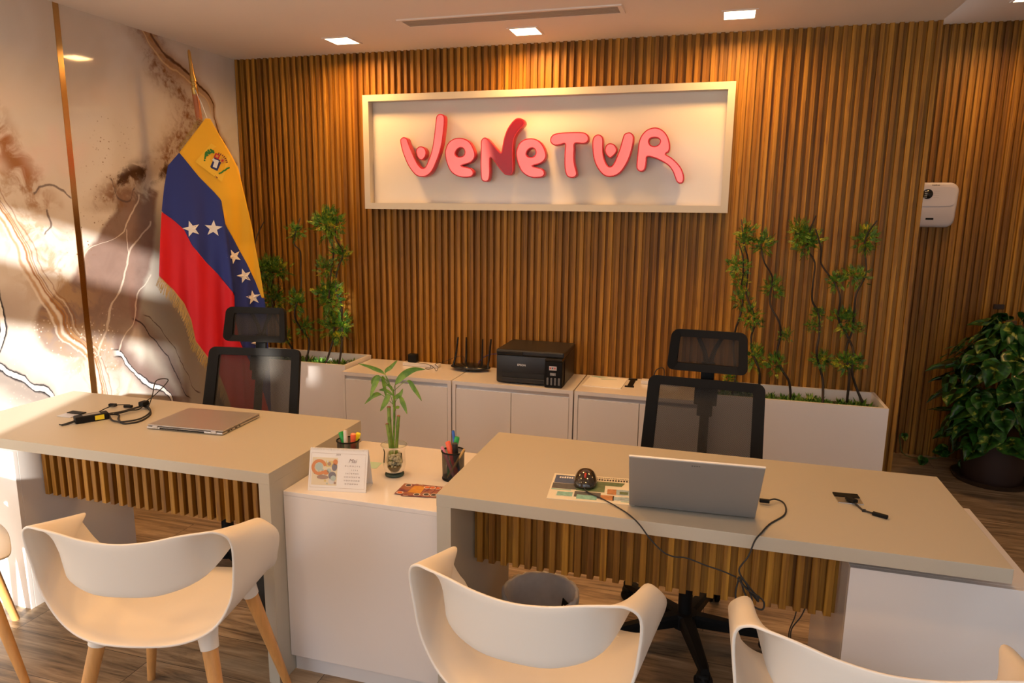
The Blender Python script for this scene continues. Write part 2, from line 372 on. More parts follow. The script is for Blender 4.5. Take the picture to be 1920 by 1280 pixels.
def lathe(bm, prof, seg=32, c=(0, 0, 0), mi=0, M=None):
    rings = []
    for r, z in prof:
        if r < 1e-6: rings.append([bm.verts.new((c[0], c[1], c[2]+z))])
        else: rings.append([bm.verts.new((c[0]+r*cos(2*pi*k/seg), c[1]+r*sin(2*pi*k/seg), c[2]+z)) for k in range(seg)])
    for a, b in zip(rings, rings[1:]):
        for k in range(seg):
            k2 = (k+1) % seg
            if len(a) == 1 and len(b) == 1: continue
            q = (a[0], b[k], b[k2]) if len(a) == 1 else ((a[k], a[k2], b[0]) if len(b) == 1 else (a[k], a[k2], b[k2], b[k]))
            f = bm.faces.new(q); f.material_index = mi; f.smooth = True
    if M is not None:
        for g in rings:
            for v in g: v.co = M @ v.co
def prism(bm, pts, z0, z1, mi=0):
    """polygon in xy extruded along z"""
    a = [bm.verts.new((p[0], p[1], z0)) for p in pts]; b = [bm.verts.new((p[0], p[1], z1)) for p in pts]; n = len(pts)
    fs = [bm.faces.new(list(reversed(a))), bm.faces.new(b)]
    for i in range(n): fs.append(bm.faces.new((a[i], a[(i+1) % n], b[(i+1) % n], b[i])))
    for f in fs: f.material_index = mi
    return a+b
def copy_tree(o, parent=None):
    c = o.copy(); COL.objects.link(c)
    if parent: c.parent = parent
    for ch in list(o.children): copy_tree(ch, c)
    return c
def mat_from_curve(name, data, mat, parent=None):
    o = bpy.data.objects.new(name, data); COL.objects.link(o)
    bpy.context.view_layer.update()
    dg = bpy.context.evaluated_depsgraph_get()
    me = bpy.data.meshes.new_from_object(o.evaluated_get(dg)); COL.objects.unlink(o); bpy.data.objects.remove(o)
    return link(name, me, mat, parent)
def text(name, body, size, mat, parent, M, depth=0.0004, align='CENTER', shear=0.0, bold=0.0):
    cu = bpy.data.curves.new(name, 'FONT'); cu.body = body; cu.size = size; cu.extrude = depth; cu.align_x = align; cu.align_y = 'CENTER'
    cu.shear = shear; cu.offset = bold
    o = mat_from_curve(name, cu, mat, parent); o.data.transform(M); return o
def R3(axis, deg): return Matrix.Rotation(radians(deg), 4, axis)
def Tr(x, y, z): return Matrix.Translation((x, y, z))
LETTERS= [('v', [[(1.151, 1.963), (1.154, 1.978), (1.172, 1.988), (1.192, 1.98), (1.2, 1.962), (1.211, 1.935), (1.225, 1.904), (1.242, 1.868), (1.264, 1.832), (1.286, 1.816), (1.304, 1.823), (1.321, 1.854), (1.336, 1.889), (1.349, 1.933), (1.359, 1.994), (1.367, 2.047), (1.372, 2.088), (1.382, 2.105), (1.402, 2.109), (1.418, 2.101), (1.424, 2.084), (1.422, 2.045), (1.415, 1.993), (1.408, 1.95), (1.393, 1.898), (1.373, 1.849), (1.348, 1.801), (1.318, 1.774), (1.283, 1.765), (1.248, 1.774), (1.219, 1.801), (1.194, 1.837), (1.175, 1.878), (1.16, 1.918)]]), ('vd', [[(1.248, 1.912), (1.26, 1.931), (1.28, 1.936), (1.3, 1.927), (1.311, 1.907), (1.307, 1.881), (1.289, 1.861), (1.272, 1.861), (1.255, 1.877)]]), ('e', [[(1.424, 1.893), (1.429, 1.923), (1.446, 1.954), (1.475, 1.973), (1.509, 1.978), (1.542, 1.973), (1.571, 1.956), (1.592, 1.926), (1.604, 1.891), (1.599, 1.865), (1.58, 1.845), (1.552, 1.835), (1.525, 1.827), (1.547, 1.821), (1.576, 1.814), (1.592, 1.799), (1.594, 1.78), (1.581, 1.767), (1.552, 1.762), (1.518, 1.764), (1.484, 1.776), (1.455, 1.8), (1.434, 1.844)], [(1.487, 1.89), (1.494, 1.909), (1.511, 1.922), (1.53, 1.921), (1.541, 1.905), (1.538, 1.887), (1.523, 1.878), (1.502, 1.878)]]), ('n', [[(1.637, 1.929), (1.638, 1.959), (1.649, 1.974), (1.665, 1.977), (1.684, 1.965), (1.707, 1.941), (1.735, 1.911), (1.754, 1.896), (1.759, 1.911), (1.765, 1.945), (1.774, 1.983), (1.79, 2.021), (1.812, 2.052), (1.835, 2.072), (1.857, 2.076), (1.878, 2.068), (1.887, 2.052), (1.883, 2.036), (1.862, 2.017), (1.84, 1.99), (1.827, 1.957), (1.823, 1.91), (1.824, 1.859), (1.826, 1.816), (1.824, 1.79), (1.811, 1.776), (1.783, 1.776), (1.764, 1.79), (1.741, 1.816), (1.717, 1.847), (1.694, 1.868), (1.691, 1.834), (1.692, 1.79), (1.687, 1.755), (1.676, 1.741), (1.657, 1.74), (1.642, 1.751), (1.637, 1.782), (1.635, 1.843)]]), ('e2', [[(1.84, 1.887), (1.845, 1.916), (1.86, 1.946), (1.887, 1.964), (1.919, 1.969), (1.95, 1.965), (1.977, 1.948), (1.998, 1.919), (2.01, 1.885), (2.006, 1.86), (1.989, 1.841), (1.962, 1.83), (1.937, 1.823), (1.958, 1.817), (1.985, 1.81), (2.001, 1.796), (2.003, 1.777), (1.99, 1.764), (1.963, 1.76), (1.931, 1.761), (1.899, 1.773), (1.871, 1.797), (1.85, 1.84)], [(1.9, 1.884), (1.906, 1.903), (1.922, 1.915), (1.94, 1.914), (1.95, 1.898), (1.947, 1.881), (1.934, 1.872), (1.914, 1.872)]]), ('t', [[(2.03, 1.953), (2.034, 1.974), (2.055, 1.99), (2.099, 1.996), (2.165, 1.997), (2.213, 1.994), (2.235, 1.979), (2.24, 1.958), (2.231, 1.942), (2.21, 1.935), (2.167, 1.937), (2.165, 1.906), (2.164, 1.864), (2.17, 1.826), (2.18, 1.793), (2.18, 1.772), (2.163, 1.76), (2.141, 1.761), (2.125, 1.772), (2.115, 1.801), (2.111, 1.843), (2.111, 1.898), (2.112, 1.935), (2.088, 1.932), (2.061, 1.928), (2.041, 1.936)]]), ('u', [[(2.26, 1.921), (2.26, 1.954), (2.269, 1.974), (2.288, 1.983), (2.307, 1.976), (2.317, 1.957), (2.318, 1.92), (2.321, 1.883), (2.329, 1.854), (2.343, 1.827), (2.358, 1.818), (2.372, 1.827), (2.384, 1.85), (2.396, 1.882), (2.407, 1.915), (2.416, 1.951), (2.425, 1.98), (2.442, 1.989), (2.458, 1.989), (2.474, 1.975), (2.477, 1.95), (2.472, 1.914), (2.461, 1.869), (2.444, 1.829), (2.42, 1.792), (2.392, 1.771), (2.358, 1.764), (2.328, 1.771), (2.301, 1.796), (2.28, 1.83), (2.266, 1.871)]]), ('ud', [[(2.326, 1.904), (2.333, 1.926), (2.351, 1.937), (2.373, 1.932), (2.388, 1.915), (2.391, 1.895), (2.379, 1.876), (2.358, 1.861), (2.341, 1.871), (2.33, 1.887)]]), ('r', [[(2.497, 1.861), (2.499, 1.893), (2.502, 1.934), (2.513, 1.97), (2.537, 1.998), (2.565, 2.01), (2.593, 2.011), (2.622, 1.998), (2.646, 1.972), (2.659, 1.94), (2.663, 1.908), (2.658, 1.89), (2.645, 1.878), (2.67, 1.863), (2.699, 1.839), (2.723, 1.811), (2.737, 1.782), (2.742, 1.754), (2.736, 1.734), (2.72, 1.73), (2.705, 1.74), (2.695, 1.762), (2.682, 1.791), (2.66, 1.819), (2.626, 1.841), (2.588, 1.858), (2.551, 1.865), (2.548, 1.844), (2.545, 1.816), (2.538, 1.797), (2.521, 1.79), (2.504, 1.797), (2.496, 1.816)], [(2.556, 1.941), (2.561, 1.955), (2.579, 1.96), (2.6, 1.957), (2.611, 1.944), (2.605, 1.928), (2.586, 1.919), (2.565, 1.925)]])]
RV= [[(3.037, 1.551), (3.054, 1.437), (3.079, 1.358), (3.086, 1.258), (3.085, 1.177), (3.121, 1.097), (3.136, 1.026), (3.126, 0.953), (3.136, 0.88), (3.171, 0.799), (3.184, 0.694), (3.19, 0.62)], [(3.03, 1.437), (3.054, 1.368), (3.062, 1.287), (3.06, 1.216), (3.07, 1.135), (3.06, 1.073), (3.042, 0.979), (3.044, 0.874), (3.061, 0.759), (3.051, 0.694), (3.056, 0.608)], [(3.132, 1.469), (3.15, 1.36), (3.198, 1.282), (3.206, 1.233), (3.199, 1.141), (3.248, 1.052), (3.266, 0.972), (3.256, 0.888), (3.276, 0.817), (3.32, 0.747), (3.343, 0.634)], [(3.373, 1.575), (3.356, 1.503), (3.359, 1.415), (3.392, 1.348), (3.386, 1.25), (3.398, 1.161), (3.436, 1.093), (3.439, 1.002), (3.433, 0.911), (3.464, 0.821), (3.484, 0.75), (3.484, 0.641)], [(3.375, 1.517), (3.413, 1.417), (3.429, 1.339), (3.49, 1.254), (3.514, 1.186), (3.524, 1.077), (3.572, 1.0), (3.602, 0.922), (3.601, 0.831), (3.636, 0.742), (3.676, 0.658)], [(3.643, 1.555), (3.613, 1.46), (3.628, 1.307), (3.584, 1.209), (3.59, 1.101), (3.598, 1.012), (3.57, 0.92), (3.588, 0.82), (3.603, 0.657)]]
LV= [[(0.24, 1.497), (0.206, 1.402), (0.22, 1.294), (0.248, 1.187), (0.271, 1.091), (0.313, 0.971), (0.396, 0.828), (0.423, 0.693), (0.418, 0.592)], [(0.507, 1.524), (0.5, 1.385), (0.524, 1.327), (0.485, 1.219), (0.506, 1.101), (0.485, 0.955), (0.487, 0.858), (0.524, 0.762), (0.517, 0.612)], [(0.726, 1.573), (0.74, 1.413), (0.723, 1.32), (0.706, 1.227), (0.729, 1.134), (0.711, 1.014), (0.694, 0.918), (0.716, 0.81), (0.675, 0.624)], [(0.796, 1.539), (0.772, 1.414), (0.782, 1.322), (0.752, 1.216), (0.774, 1.1), (0.784, 1.018), (0.754, 0.921), (0.782, 0.79), (0.77, 0.631)]]
RC= [(0, 3.074, 1.487, 0.052), (0, 3.064, 1.438, 0.043), (2, 3.145, 1.43, 0.061), (1, 3.018, 1.326, 0.058), (1, 3.049, 1.236, 0.053), (1, 3.06, 1.145, 0.053), (0, 3.103, 1.075, 0.058), (0, 3.164, 1.038, 0.029), (0, 3.138, 0.86, 0.063), (2, 3.208, 1.212, 0.056), (2, 3.301, 0.979, 0.037), (2, 3.237, 0.825, 0.057), (1, 3.017, 0.745, 0.035), (3, 3.298, 1.492, 0.064), (3, 3.347, 1.444, 0.072), (3, 3.432, 1.093, 0.036), (3, 3.405, 1.031, 0.041), (3, 3.479, 0.863, 0.055), (4, 3.507, 1.264, 0.049), (5, 3.564, 1.286, 0.057), (5, 3.622, 1.46, 0.065), (4, 3.579, 1.071, 0.067), (5, 3.641, 1.024, 0.025), (5, 3.562, 0.859, 0.059), (4, 3.633, 0.874, 0.045)]
LC= [(1, 0.503, 1.443, 0.06), (2, 0.73, 1.493, 0.097), (3, 0.755, 1.31, 0.065), (2, 0.653, 1.225, 0.066), (0, 0.298, 1.201, 0.09), (0, 0.396, 1.216, 0.075), (1, 0.495, 1.016, 0.075), (2, 0.713, 1.062, 0.099), (0, 0.294, 1.019, 0.084), (1, 0.528, 0.86, 0.062), (3, 0.718, 0.871, 0.1), (0, 0.401, 0.803, 0.056), (3, 0.794, 1.483, 0.051)]
BS= [[(1.875, 0.909), (1.877, 0.839), (1.88, 0.753)], [(1.908, 0.878), (1.903, 0.824), (1.895, 0.754)], [(1.871, 0.85), (1.878, 0.803), (1.883, 0.749)], [(1.889, 0.772), (1.893, 0.859), (1.894, 0.93), (1.891, 0.973)]]
BL= [[(1.864, 1.023), (1.817, 1.041), (1.756, 1.053)], [(1.864, 1.027), (1.889, 1.053), (1.916, 1.08)], [(1.847, 1.015), (1.827, 0.985), (1.815, 0.941)], [(1.843, 1.015), (1.812, 0.995), (1.806, 0.976)], [(1.901, 0.991), (1.929, 1.025), (1.967, 1.047), (2.007, 1.05)], [(1.944, 1.007), (1.977, 0.983), (2.007, 0.948)], [(1.896, 0.941), (1.917, 0.957), (1.927, 0.979)], [(1.913, 0.946), (1.935, 0.931), (1.955, 0.899)], [(1.849, 0.951), (1.818, 0.945), (1.783, 0.912)], [(1.891, 0.951), (1.861, 0.967), (1.834, 0.964)], [(1.879, 0.954), (1.867, 0.928), (1.852, 0.898)], [(1.891, 0.973), (1.876, 0.986), (1.861, 0.986)], [(1.858, 1.016), (1.857, 0.981), (1.864, 0.928)], [(1.901, 0.906), (1.912, 0.914), (1.92, 0.919)]]
FLAG={
'L' : [(0.317, 2.043), (0.246, 1.949), (0.179, 1.861), (0.121, 1.793), (0.096, 1.684), (0.074, 1.554), (0.056, 1.407), (0.037, 1.216), (0.101, 1.137), (0.148, 1.062), (0.177, 0.972), (0.191, 0.852), (0.237, 0.773), (0.287, 0.692), (0.334, 0.532), (0.368, 0.369)] ,
'R' : [(0.34, 2.044), (0.378, 1.97), (0.426, 1.881), (0.468, 1.793), (0.495, 1.637), (0.528, 1.462), (0.554, 1.253), (0.571, 1.07), (0.582, 0.946), (0.582, 0.758), (0.584, 0.567), (0.579, 0.34)] ,
'B1' : [(0.179, 1.861), (0.212, 1.816), (0.264, 1.744), (0.333, 1.667), (0.37, 1.62), (0.382, 1.491), (0.426, 1.404), (0.489, 1.27), (0.532, 1.164), (0.559, 1.071)] ,
'B2' : [(0.074, 1.554), (0.127, 1.513), (0.175, 1.463), (0.209, 1.377), (0.27, 1.29), (0.333, 1.215), (0.383, 1.139), (0.409, 1.102), (0.404, 0.958), (0.422, 0.834), (0.473, 0.705), (0.525, 0.573), (0.579, 0.34)] ,
'FO' : [(0.352, 1.628), (0.383, 1.549), (0.387, 1.433), (0.397, 1.287), (0.406, 1.138), (0.404, 0.958), (0.433, 0.771)] ,
'stars': [(0.212, 1.466, 0.045), (0.321, 1.468, 0.046), (0.421, 1.313, 0.042), (0.471, 1.202, 0.043), (0.513, 1.076, 0.043), (0.528, 0.81, 0.044), (0.385, 1.425, 0.033)] ,'arms': [(0.358, 1.817, 0.073)] }

# ================================================================ the room
RX, FY, H1, H2, XC, RY = 6.2, -4.35, 2.476, 2.727, 3.873, 1.19
struct(box('floor', -0.1, RX+.1, FY-.1, RY+.1, -0.06, 0, floor_mat()))
struct(box('ceiling', -0.1, XC, FY-.1, 0.12, H1, 2.86, MT['ceil']))
struct(box('ceiling.001', XC, RX+.1, FY-.1, RY+.1, H2, 2.86, MT['ceil']))
struct(box('wall_left', -0.1, 0, FY-.1, 0.12, 0, H1, mural()))
struct(box('wall_right', RX, RX+.1, FY-.1, RY+.1, 0, H2, MT['wall']))
def slat_wall(name, x0, x1, yf, depth, z0, z1, back=0.01, right_align=True, parent=None, ends=False):
    """one fluted panel: slats 20 mm wide, 20 mm grooves"""
    p = 0.0405; w = 0.02025; bm = bmesh.new(); prof = []
    if ends: prof.append((x0, yf+back))
    k = math.ceil((x0-0.0045)/p-0.5)
    x = 0.0045+k*p
    if x > x0+0.001: prof.append((x0, yf+depth))
    b = 0.0015
    while x < x1-0.003:
        xa, xb = max(x, x0), min(x+w, x1)
        prof += [(xa, yf+depth), (xa, yf+b), (xa+b, yf), (xb-b, yf), (xb, yf+b), (xb, yf+depth)]
        x += p
    if x1-prof[-1][0] > 0.001: prof.append((x1, yf+depth))
    bot = [bm.verts.new((q[0], q[1], z0)) for q in prof]; top = [bm.verts.new((q[0], q[1], z1)) for q in prof]
    for i in range(len(prof)-1): bm.faces.new((bot[i], bot[i+1], top[i+1], top[i]))
    # backing board closes it
    bk = [bm.verts.new((X, yf+depth+back, Z)) for Z in (z0, z1) for X in (x0, x1)]
    bm.faces.new((bk[1], bk[0], bk[2], bk[3]))
    bm.faces.new([bk[2]]+top+[bk[3]]); bm.faces.new([bk[0]]+bot+[bk[1]])
    bm.faces.new((bk[0], bot[0], top[0], bk[2])); bm.faces.new((bot[-1], bk[1], bk[3], top[-1]))
    return done(bm, name, MT['slat'], parent)
struct(slat_wall('wall_back', 0.0, XC, 0.0, 0.022, 0, H1, 0.012))
struct(box('wall_core', 0.0, XC-.005, 0.0345, RY+.1, 0, H1, MT['wall']))
struct(slat_wall('wall_recess', XC-.004, RX, RY, 0.022, 0, H2, 0.012))
# unseen storefront behind the camera; its openings and slots are shaped to cast sun patches
bm = bmesh.new()
T0, T1 = 0.0, 0.0
for (a, b, c, d) in ((-0.1, -0.02, 0, H2), (-0.02, 1.225, 1.92, 2.17), (-0.02, 1.225, 2.42, H2), (1.225, 1.80, 0, H2), (1.80, 1.955, 0, H2), (1.955, 2.06, 0, 1.77), (1.955, 2.06, 1.95, H2), (2.06, 2.13, 0, H2),
                     (2.13, 2.27, 0, 2.12), (2.13, 2.27, 2.40, H2), (2.27, 2.30, 0, H2), (2.30, RX+.1, 2.42, H2), (2.30, 5.9, 0, 0.12), (3.9, 3.98, 0.12, 2.42), (5.9, RX+.1, 0, 2.42)):
    bx(bm, a, b, FY-.08, FY, c, d)
struct(done(bm, 'wall_front', MT['wall']))
# unseen block, added only to keep the sun off the big right-hand window
blocker = thing('sun_blocker', 'plain unseen block added behind the camera to keep off the sun', 'sun blocker', (6.2, -8.6, 0))
bm = bmesh.new(); bx(bm, 3.74-6.2, 6.0, -0.6, 0, -0.05, 4.6); done(bm, 'blocker_body', MT['wall'], blocker)
struct(box('ground_outside', -14, 16, -24, FY-.1, -0.12, -0.06, plain('pale_paving', (0.45, 0.43, 0.40), 0.9)))

struct(box('trim_1', 0.0, 0.0022, -1.2395, -1.2095, 0.0, H1, MT['gold']))

# ---------------------------------------------------------------- ceiling lights
def downlight(x, y, z, label, s=0.135, k=1.0, spread=150):
    t = thing('ceiling_light', label, 'ceiling light', (x, y, z), 0, 'square recessed downlights')
    bm = bmesh.new(); h = s/2; o = h+0.012
    for (a, b, c, d) in ((-o, o, -o, -h), (-o, o, h, o), (-o, -h, -h, h), (h, o, -h, h)): bx(bm, a, b, c, d, -0.004, 0.0)
    done(bm, 'frame', MT['ceil'], t)
    bm = bmesh.new(); bx(bm, -h, h, -h, h, -0.0025, -0.0005); done(bm, 'diffuser', LAMPM, t)
    ld = bpy.data.lights.new('lamp', 'AREA'); ld.shape = 'SQUARE'; ld.size = s*0.9; ld.energy = LAMP_W*k; ld.color = LAMP_COL; ld.spread = radians(spread)
    lo = bpy.data.objects.new('lamp', ld); COL.objects.link(lo); lo.parent = t; lo.location = (0, 0, -0.006)
    return t
LAMPM = glow('lit_diffuser', (1, 0.9, 0.7), 9.0, (1.0, 0.80, 0.52, 1))
downlight(0.91, -0.285, H1, 'square downlight glowing in the ceiling, leftmost of the row, nearest the marble wall', k=1.9, spread=165)
downlight(1.93, -0.25, H1, 'square downlight glowing above the middle of the sign, in front of the grille', k=1.9, spread=165)
downlight(2.96, -0.315, H1, 'square downlight glowing above the right end of the sign', k=1.6, spread=165)
downlight(4.45, 0.70, H2, 'square downlight at the top right corner over the recessed wall', k=1.2, spread=150)
for i, x in enumerate((0.7, 1.75, 2.8)):
    downlight(x, -1.75, H1, ('square downlight over the left desk', 'square downlight over the small counter', 'square downlight over the right desk')[i]+', above the picture')
for i, x in enumerate((0.7, 1.75, 2.8)):
    downlight(x, -2.95, H1, ('square downlight over the left visitor chair', 'square downlight over the middle visitor chair', 'square downlight over the right visitor chair')[i]+', above the picture')
# linear air grille
t = thing('air_grille', 'long narrow slotted air conditioning grille in the ceiling above the sign', 'air vent', (1.92, -0.535, H1))
bm = bmesh.new(); L_, D_ = 0.54, 0.068
for (a, b, c, d) in ((-L_, L_, -D_, -D_+.016), (-L_, L_, D_-.016, D_), (-L_, -L_+.02, -D_+.016, D_-.016), (L_-.02, L_, -D_+.016, D_-.016)): bx(bm, a, b, c, d, -0.006, 0)
done(bm, 'frame', MT['ceil'], t)
bm = bmesh.new()
for k in range(7):
    y = -0.045+k*0.015
    bx(bm, -L_+.02, L_-.02, y-.005, y+.005, -0.005, -0.0035, M=None)
done(bm, 'slats', plain('grille_grey', (0.38, 0.33, 0.28), 0.6), t)
bm = bmesh.new(); bx(bm, -L_+.02, L_-.02, -D_+.016, D_-.016, -0.001, -0.0003); done(bm, 'dark_backing', plain('painted_duct_shade', (0.06, 0.05, 0.04), 0.9), t)  # flat dark sheet paints the shade of an open duct behind the slats

# ================================================================ sign
sx0, sx1, sz0, sz1 = 0.912, 2.968, 1.583, 2.226
t = thing('wall_sign', 'white framed light box sign with pink glowing VENETUR letters on slatted wall', 'sign', (1.94, 0, 1.583))
def W(o, t): o.parent = t; o.location = -t.location; return o
bm = bmesh.new(); f = 0.036
for (a, b, c, d) in ((sx0, sx1, sz1-f, sz1), (sx0, sx1, sz0, sz0+f), (sx0, sx0+f, sz0+f, sz1-f), (sx1-f, sx1, sz0+f, sz1-f)): bx(bm, a, b, -0.078, -0.001, c, d)
W(done(bm, 'frame', MT['frame']), t)
W(box('panel', sx0+f, sx1-f, -0.022, -0.002, sz0+f, sz1-f, MT['panel']), t)
def letter_face(name):
    m = NT(name); return m
pinkm = NT('lit_pink_acrylic'); c_ = pinkm.obj(); n_ = pinkm.noise(c_, 7, 2)
pinkm.set((0.50, 0.03, 0.03), 0.2, emit=pinkm.mix(n_, (1.0, 0.15, 0.125, 1), (1.0, 0.26, 0.21, 1)), estr=0.9)
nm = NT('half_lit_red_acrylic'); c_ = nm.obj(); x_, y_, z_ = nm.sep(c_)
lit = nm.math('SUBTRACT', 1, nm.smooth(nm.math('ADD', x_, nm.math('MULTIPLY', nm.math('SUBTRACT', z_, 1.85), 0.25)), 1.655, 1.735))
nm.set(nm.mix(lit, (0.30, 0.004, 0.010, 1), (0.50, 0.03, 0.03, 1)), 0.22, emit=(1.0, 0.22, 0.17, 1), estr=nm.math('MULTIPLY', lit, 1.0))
NAMES = {'v': 'letter_v', 'vd': 'letter_dot', 'e': 'letter_e', 'n': 'letter_n', 'e2': 'letter_e', 't': 'letter_t', 'u': 'letter_u', 'ud': 'letter_dot', 'r': 'letter_r'}
for key, polys in LETTERS:
    for part in (0, 1):
        cu = bpy.data.curves.new('letter', 'CURVE'); cu.dimensions = '2D'; cu.fill_mode = 'BOTH'
        for pl in polys:
            q = cr_spline([(a, b, 0) for a, b in pl], 4, True)
            sp = cu.splines.new('POLY'); sp.points.add(len(q)-1)
            for pt, v in zip(sp.points, q): pt.co = (v.x, v.y, 0, 1)
            sp.use_cyclic_u = True
        if part == 0: cu.extrude = 0.0205; cu.bevel_depth = 0.0015; cu.offset = -0.0015
        else: cu.extrude = 0.0006; cu.offset = -0.006
        o = mat_from_curve(NAMES[key] if part == 0 else 'lit_face', cu, MT['red'] if part == 0 else (nm.m if key == 'n' else pinkm.m))
        # curve xy -> wall xz, depth along -y
        o.data.transform(Tr(0, -0.066 if part == 0 else -0.0882, 0) @ Matrix(((1, 0, 0, 0), (0, 0, 1, 0), (0, 1, 0, 0), (0, 0, 0, 1))))
        o.data.flip_normals()
        if part == 0: body = W(o, t)
        else: o.parent = body
    bm = bmesh.new()   # stand-off pins to the panel
    q = polys[0]; cx_ = sum(a for a, b in q)/len(q); k = min(range(len(q)), key=lambda i: q[i][1])
    px_, pz_ = q[k][0], q[k][1]+0.02
    tube(bm, [(px_, -0.046, pz_), (px_, -0.021, pz_)], 0.004, 8); o = done(bm, 'stand_off', MT['alu']); o.parent = body

# ================================================================ desks
def desk(x0, x1, y0, y1, legx0, legx1, label, group, slx0, slx1):
    t = thing('reception_desk', label, 'desk', ((x0+x1)/2, (y0+y1)/2, 0), 0, group)
    # apron-less slab and one waterfall leg mitred into it
    W(box('desk_top', x0, x1, y0, y1, 0.7115, 0.75, MT['desk'], bev=0.0008), t)
    W(box('leg_panel', legx0, legx1, y0+.0005, y1-.0005, 0, 0.7113, MT['desk'], bev=0.0005), t)
    W(slat_wall('modesty_panel', slx0, slx1, -1.866, 0.024, 0.445, 0.7112, 0.010), t)
    return t
dl = desk(0.151, 1.605, -2.072, -1.467, 1.564, 1.6045, 'white slab desk by the marble wall with a closed laptop on it', None, 0.403, 1.5635)
dr = desk(2.1715, 3.656, -2.060, -1.435, 2.172, 2.217, 'white slab desk on the right with an open laptop and mouse on it', None, 2.2175, 3.318)
def side_cab(x0, x1, label, doorside):
    t = thing('side_cabinet', label, 'cabinet', ((x0+x1)/2, -1.7, 0))
    W(box('body', x0, x1, -1.953, -1.437, 0.0, 0.655, MT['gloss'], bev=0.001), t)
    W(box('front_panel', x0+.0, x1-.0, -1.970, -1.9535, 0.0, 0.655, MT['gloss'], bev=0.001), t)
    W(box('spacer', x0+.13, x1-.13, -1.85, -1.55, 0.6555, 0.711, MT['sat']), t)
    return t
side_cab(0.02, 0.40, 'glossy white cabinet under the left end of the left desk, in sunlight', 1)
side_cab(3.321, 3.758, 'glossy white cabinet under the right end of the right desk', -1)
# small counter between the desks
t = thing('small_counter', 'low white counter between the two desks with calendar and plant on it', 'counter', (1.89, -1.73, 0))
W(box('body', 1.606, 2.1705, -1.985, -1.463, 0.068, 0.648, MT['sat']), t)
W(box('front_panel', 1.606, 2.1705, -2.003, -1.986, 0.068, 0.650, MT['sat'], bev=0.001), t)
W(box('counter_top', 1.606, 2.1705, -2.003, -1.462, 0.6505, 0.665, MT['gloss'], bev=0.001), t)
W(box('toe_kick', 1.607, 2.169, -1.978, -1.47, 0.0, 0.0675, MT['sat']), t)
# desk grommets
def grommet(x, y, rz, label):
    t = thing('cable_grommet', label, 'cable outlet', (x, y, 0.75), radians(rz))
    bm = bmesh.new(); bx(bm, -.035, .035, -.045, .0, 0.0002, .0025, bev=.0006); done(bm, 'plate', MT['alu'], t)
    bm = bmesh.new(); bx(bm, -.035, .035, .0005, .03, 0.0002, .0045, bev=.0006); done(bm, 'lid', MT['black'], t)
    return t
grommet(0.468, -1.755, 0, 'rectangular metal cable outlet with black flap on the left desk')
grommet(3.345, -1.715, 4, 'rectangular metal cable outlet with black flap on the right desk')

# ================================================================ wall cabinets
def wall_cab(x0, x1, label):
    t = thing('wall_cabinet', label, 'cabinet', ((x0+x1)/2, -0.19, 0), 0, 'low white cabinets along the slatted wall')
    bm = bmesh.new(); th = 0.02; zt = 0.6615; yb = -0.003; yf = -0.386
    bx(bm, x0, x1, yf, yb, zt-th, zt); bx(bm, x0, x0+th, yf, yb, 0, zt-th); bx(bm, x1-th, x1, yf, yb, 0, zt-th)
    bx(bm, x0+th, x1-th, yb-.01, yb, 0, zt-th); bx(bm, x0+th, x1-th, yf+.03, yb-.01, .06, .078); bx(bm, x0+th, x1-th, yf+.02, yf+.035, 0, .06)
    W(done(bm, 'body', MT['gloss']), t)
    W(box('finger_rail', x0+th, x1-th, yf+.012, yf+.02, zt-th-.03, zt-th, MT['alu']), t)
    mid = (x0+x1)/2
    for a, b in ((x0+th+.002, mid-.0015), (mid+.0015, x1-th-.002)):
        W(box('door', a, b, yf+.001, yf+.017, 0.062, zt-th-.022, MT['gloss'], bev=0.001), t)
wall_cab(0.897, 1.570, 'low white two-door cabinet behind the bamboo, next to the left planter')
wall_cab(1.577, 2.252, 'low white two-door cabinet in the middle, under the printer')
wall_cab(2.259, 2.934, 'low white two-door cabinet right of the printer, partly behind the office chair')

# ================================================================ planters
random.seed(5)
def planter(x0, x1, label):
    t = thing('planter_box', label, 'planter', ((x0+x1)/2, -0.17, 0)); zt = 0.685; th = 0.016
    bm = bmesh.new(); ya, yb = -0.33, -0.004
    bx(bm, x0, x1, ya, ya+th, 0, zt); bx(bm, x0, x1, yb-th, yb, 0, zt); bx(bm, x0, x0+th, ya+th, yb-th, 0, zt); bx(bm, x1-th, x1, ya+th, yb-th, 0, zt)
    W(done(bm, 'box', MT['sat']), t)
    W(box('soil', x0+th, x1-th, ya+th, yb-th, 0.30, 0.625, MT['soil']), t)
    # low succulent carpet
    bm = bmesh.new()
    for i in range(int((x1-x0)*420)):
        cx_, cy_ = random.uniform(x0+.04, x1-.04), random.uniform(ya+.05, yb-.05); cz_ = 0.62; n = random.choice((5, 6, 7)); sc = random.uniform(.014, .030)
        for k in range(n):
            a = 2*pi*k/n+random.random(); el = random.uniform(.35, 1.2); d = Vector((cos(a)*cos(el), sin(a)*cos(el), sin(el))); s_ = d.cross(Vector((0, 0, 1))).normalized()*sc*.22
            b = Vector((cx_, cy_, cz_)); p1 = b+d*sc*1.1; tip = b+d*sc*2.0
            v = [bm.verts.new((min(max(q.x, x0+th+.001), x1-th-.001), min(max(q.y, ya+th+.001), yb-th-.001), q.z)) for q in (b, p1+s_, tip, p1-s_)]; bm.faces.new(v)
    o = W(done(bm, 'ground_cover', MT['succ'], recalc=False), t)
    return t
planter(0.12, 0.889, 'tall white planter box at left behind the office chair, in a sun patch')
planter(2.942, 3.752, 'tall white planter box at right end of the slatted wall')

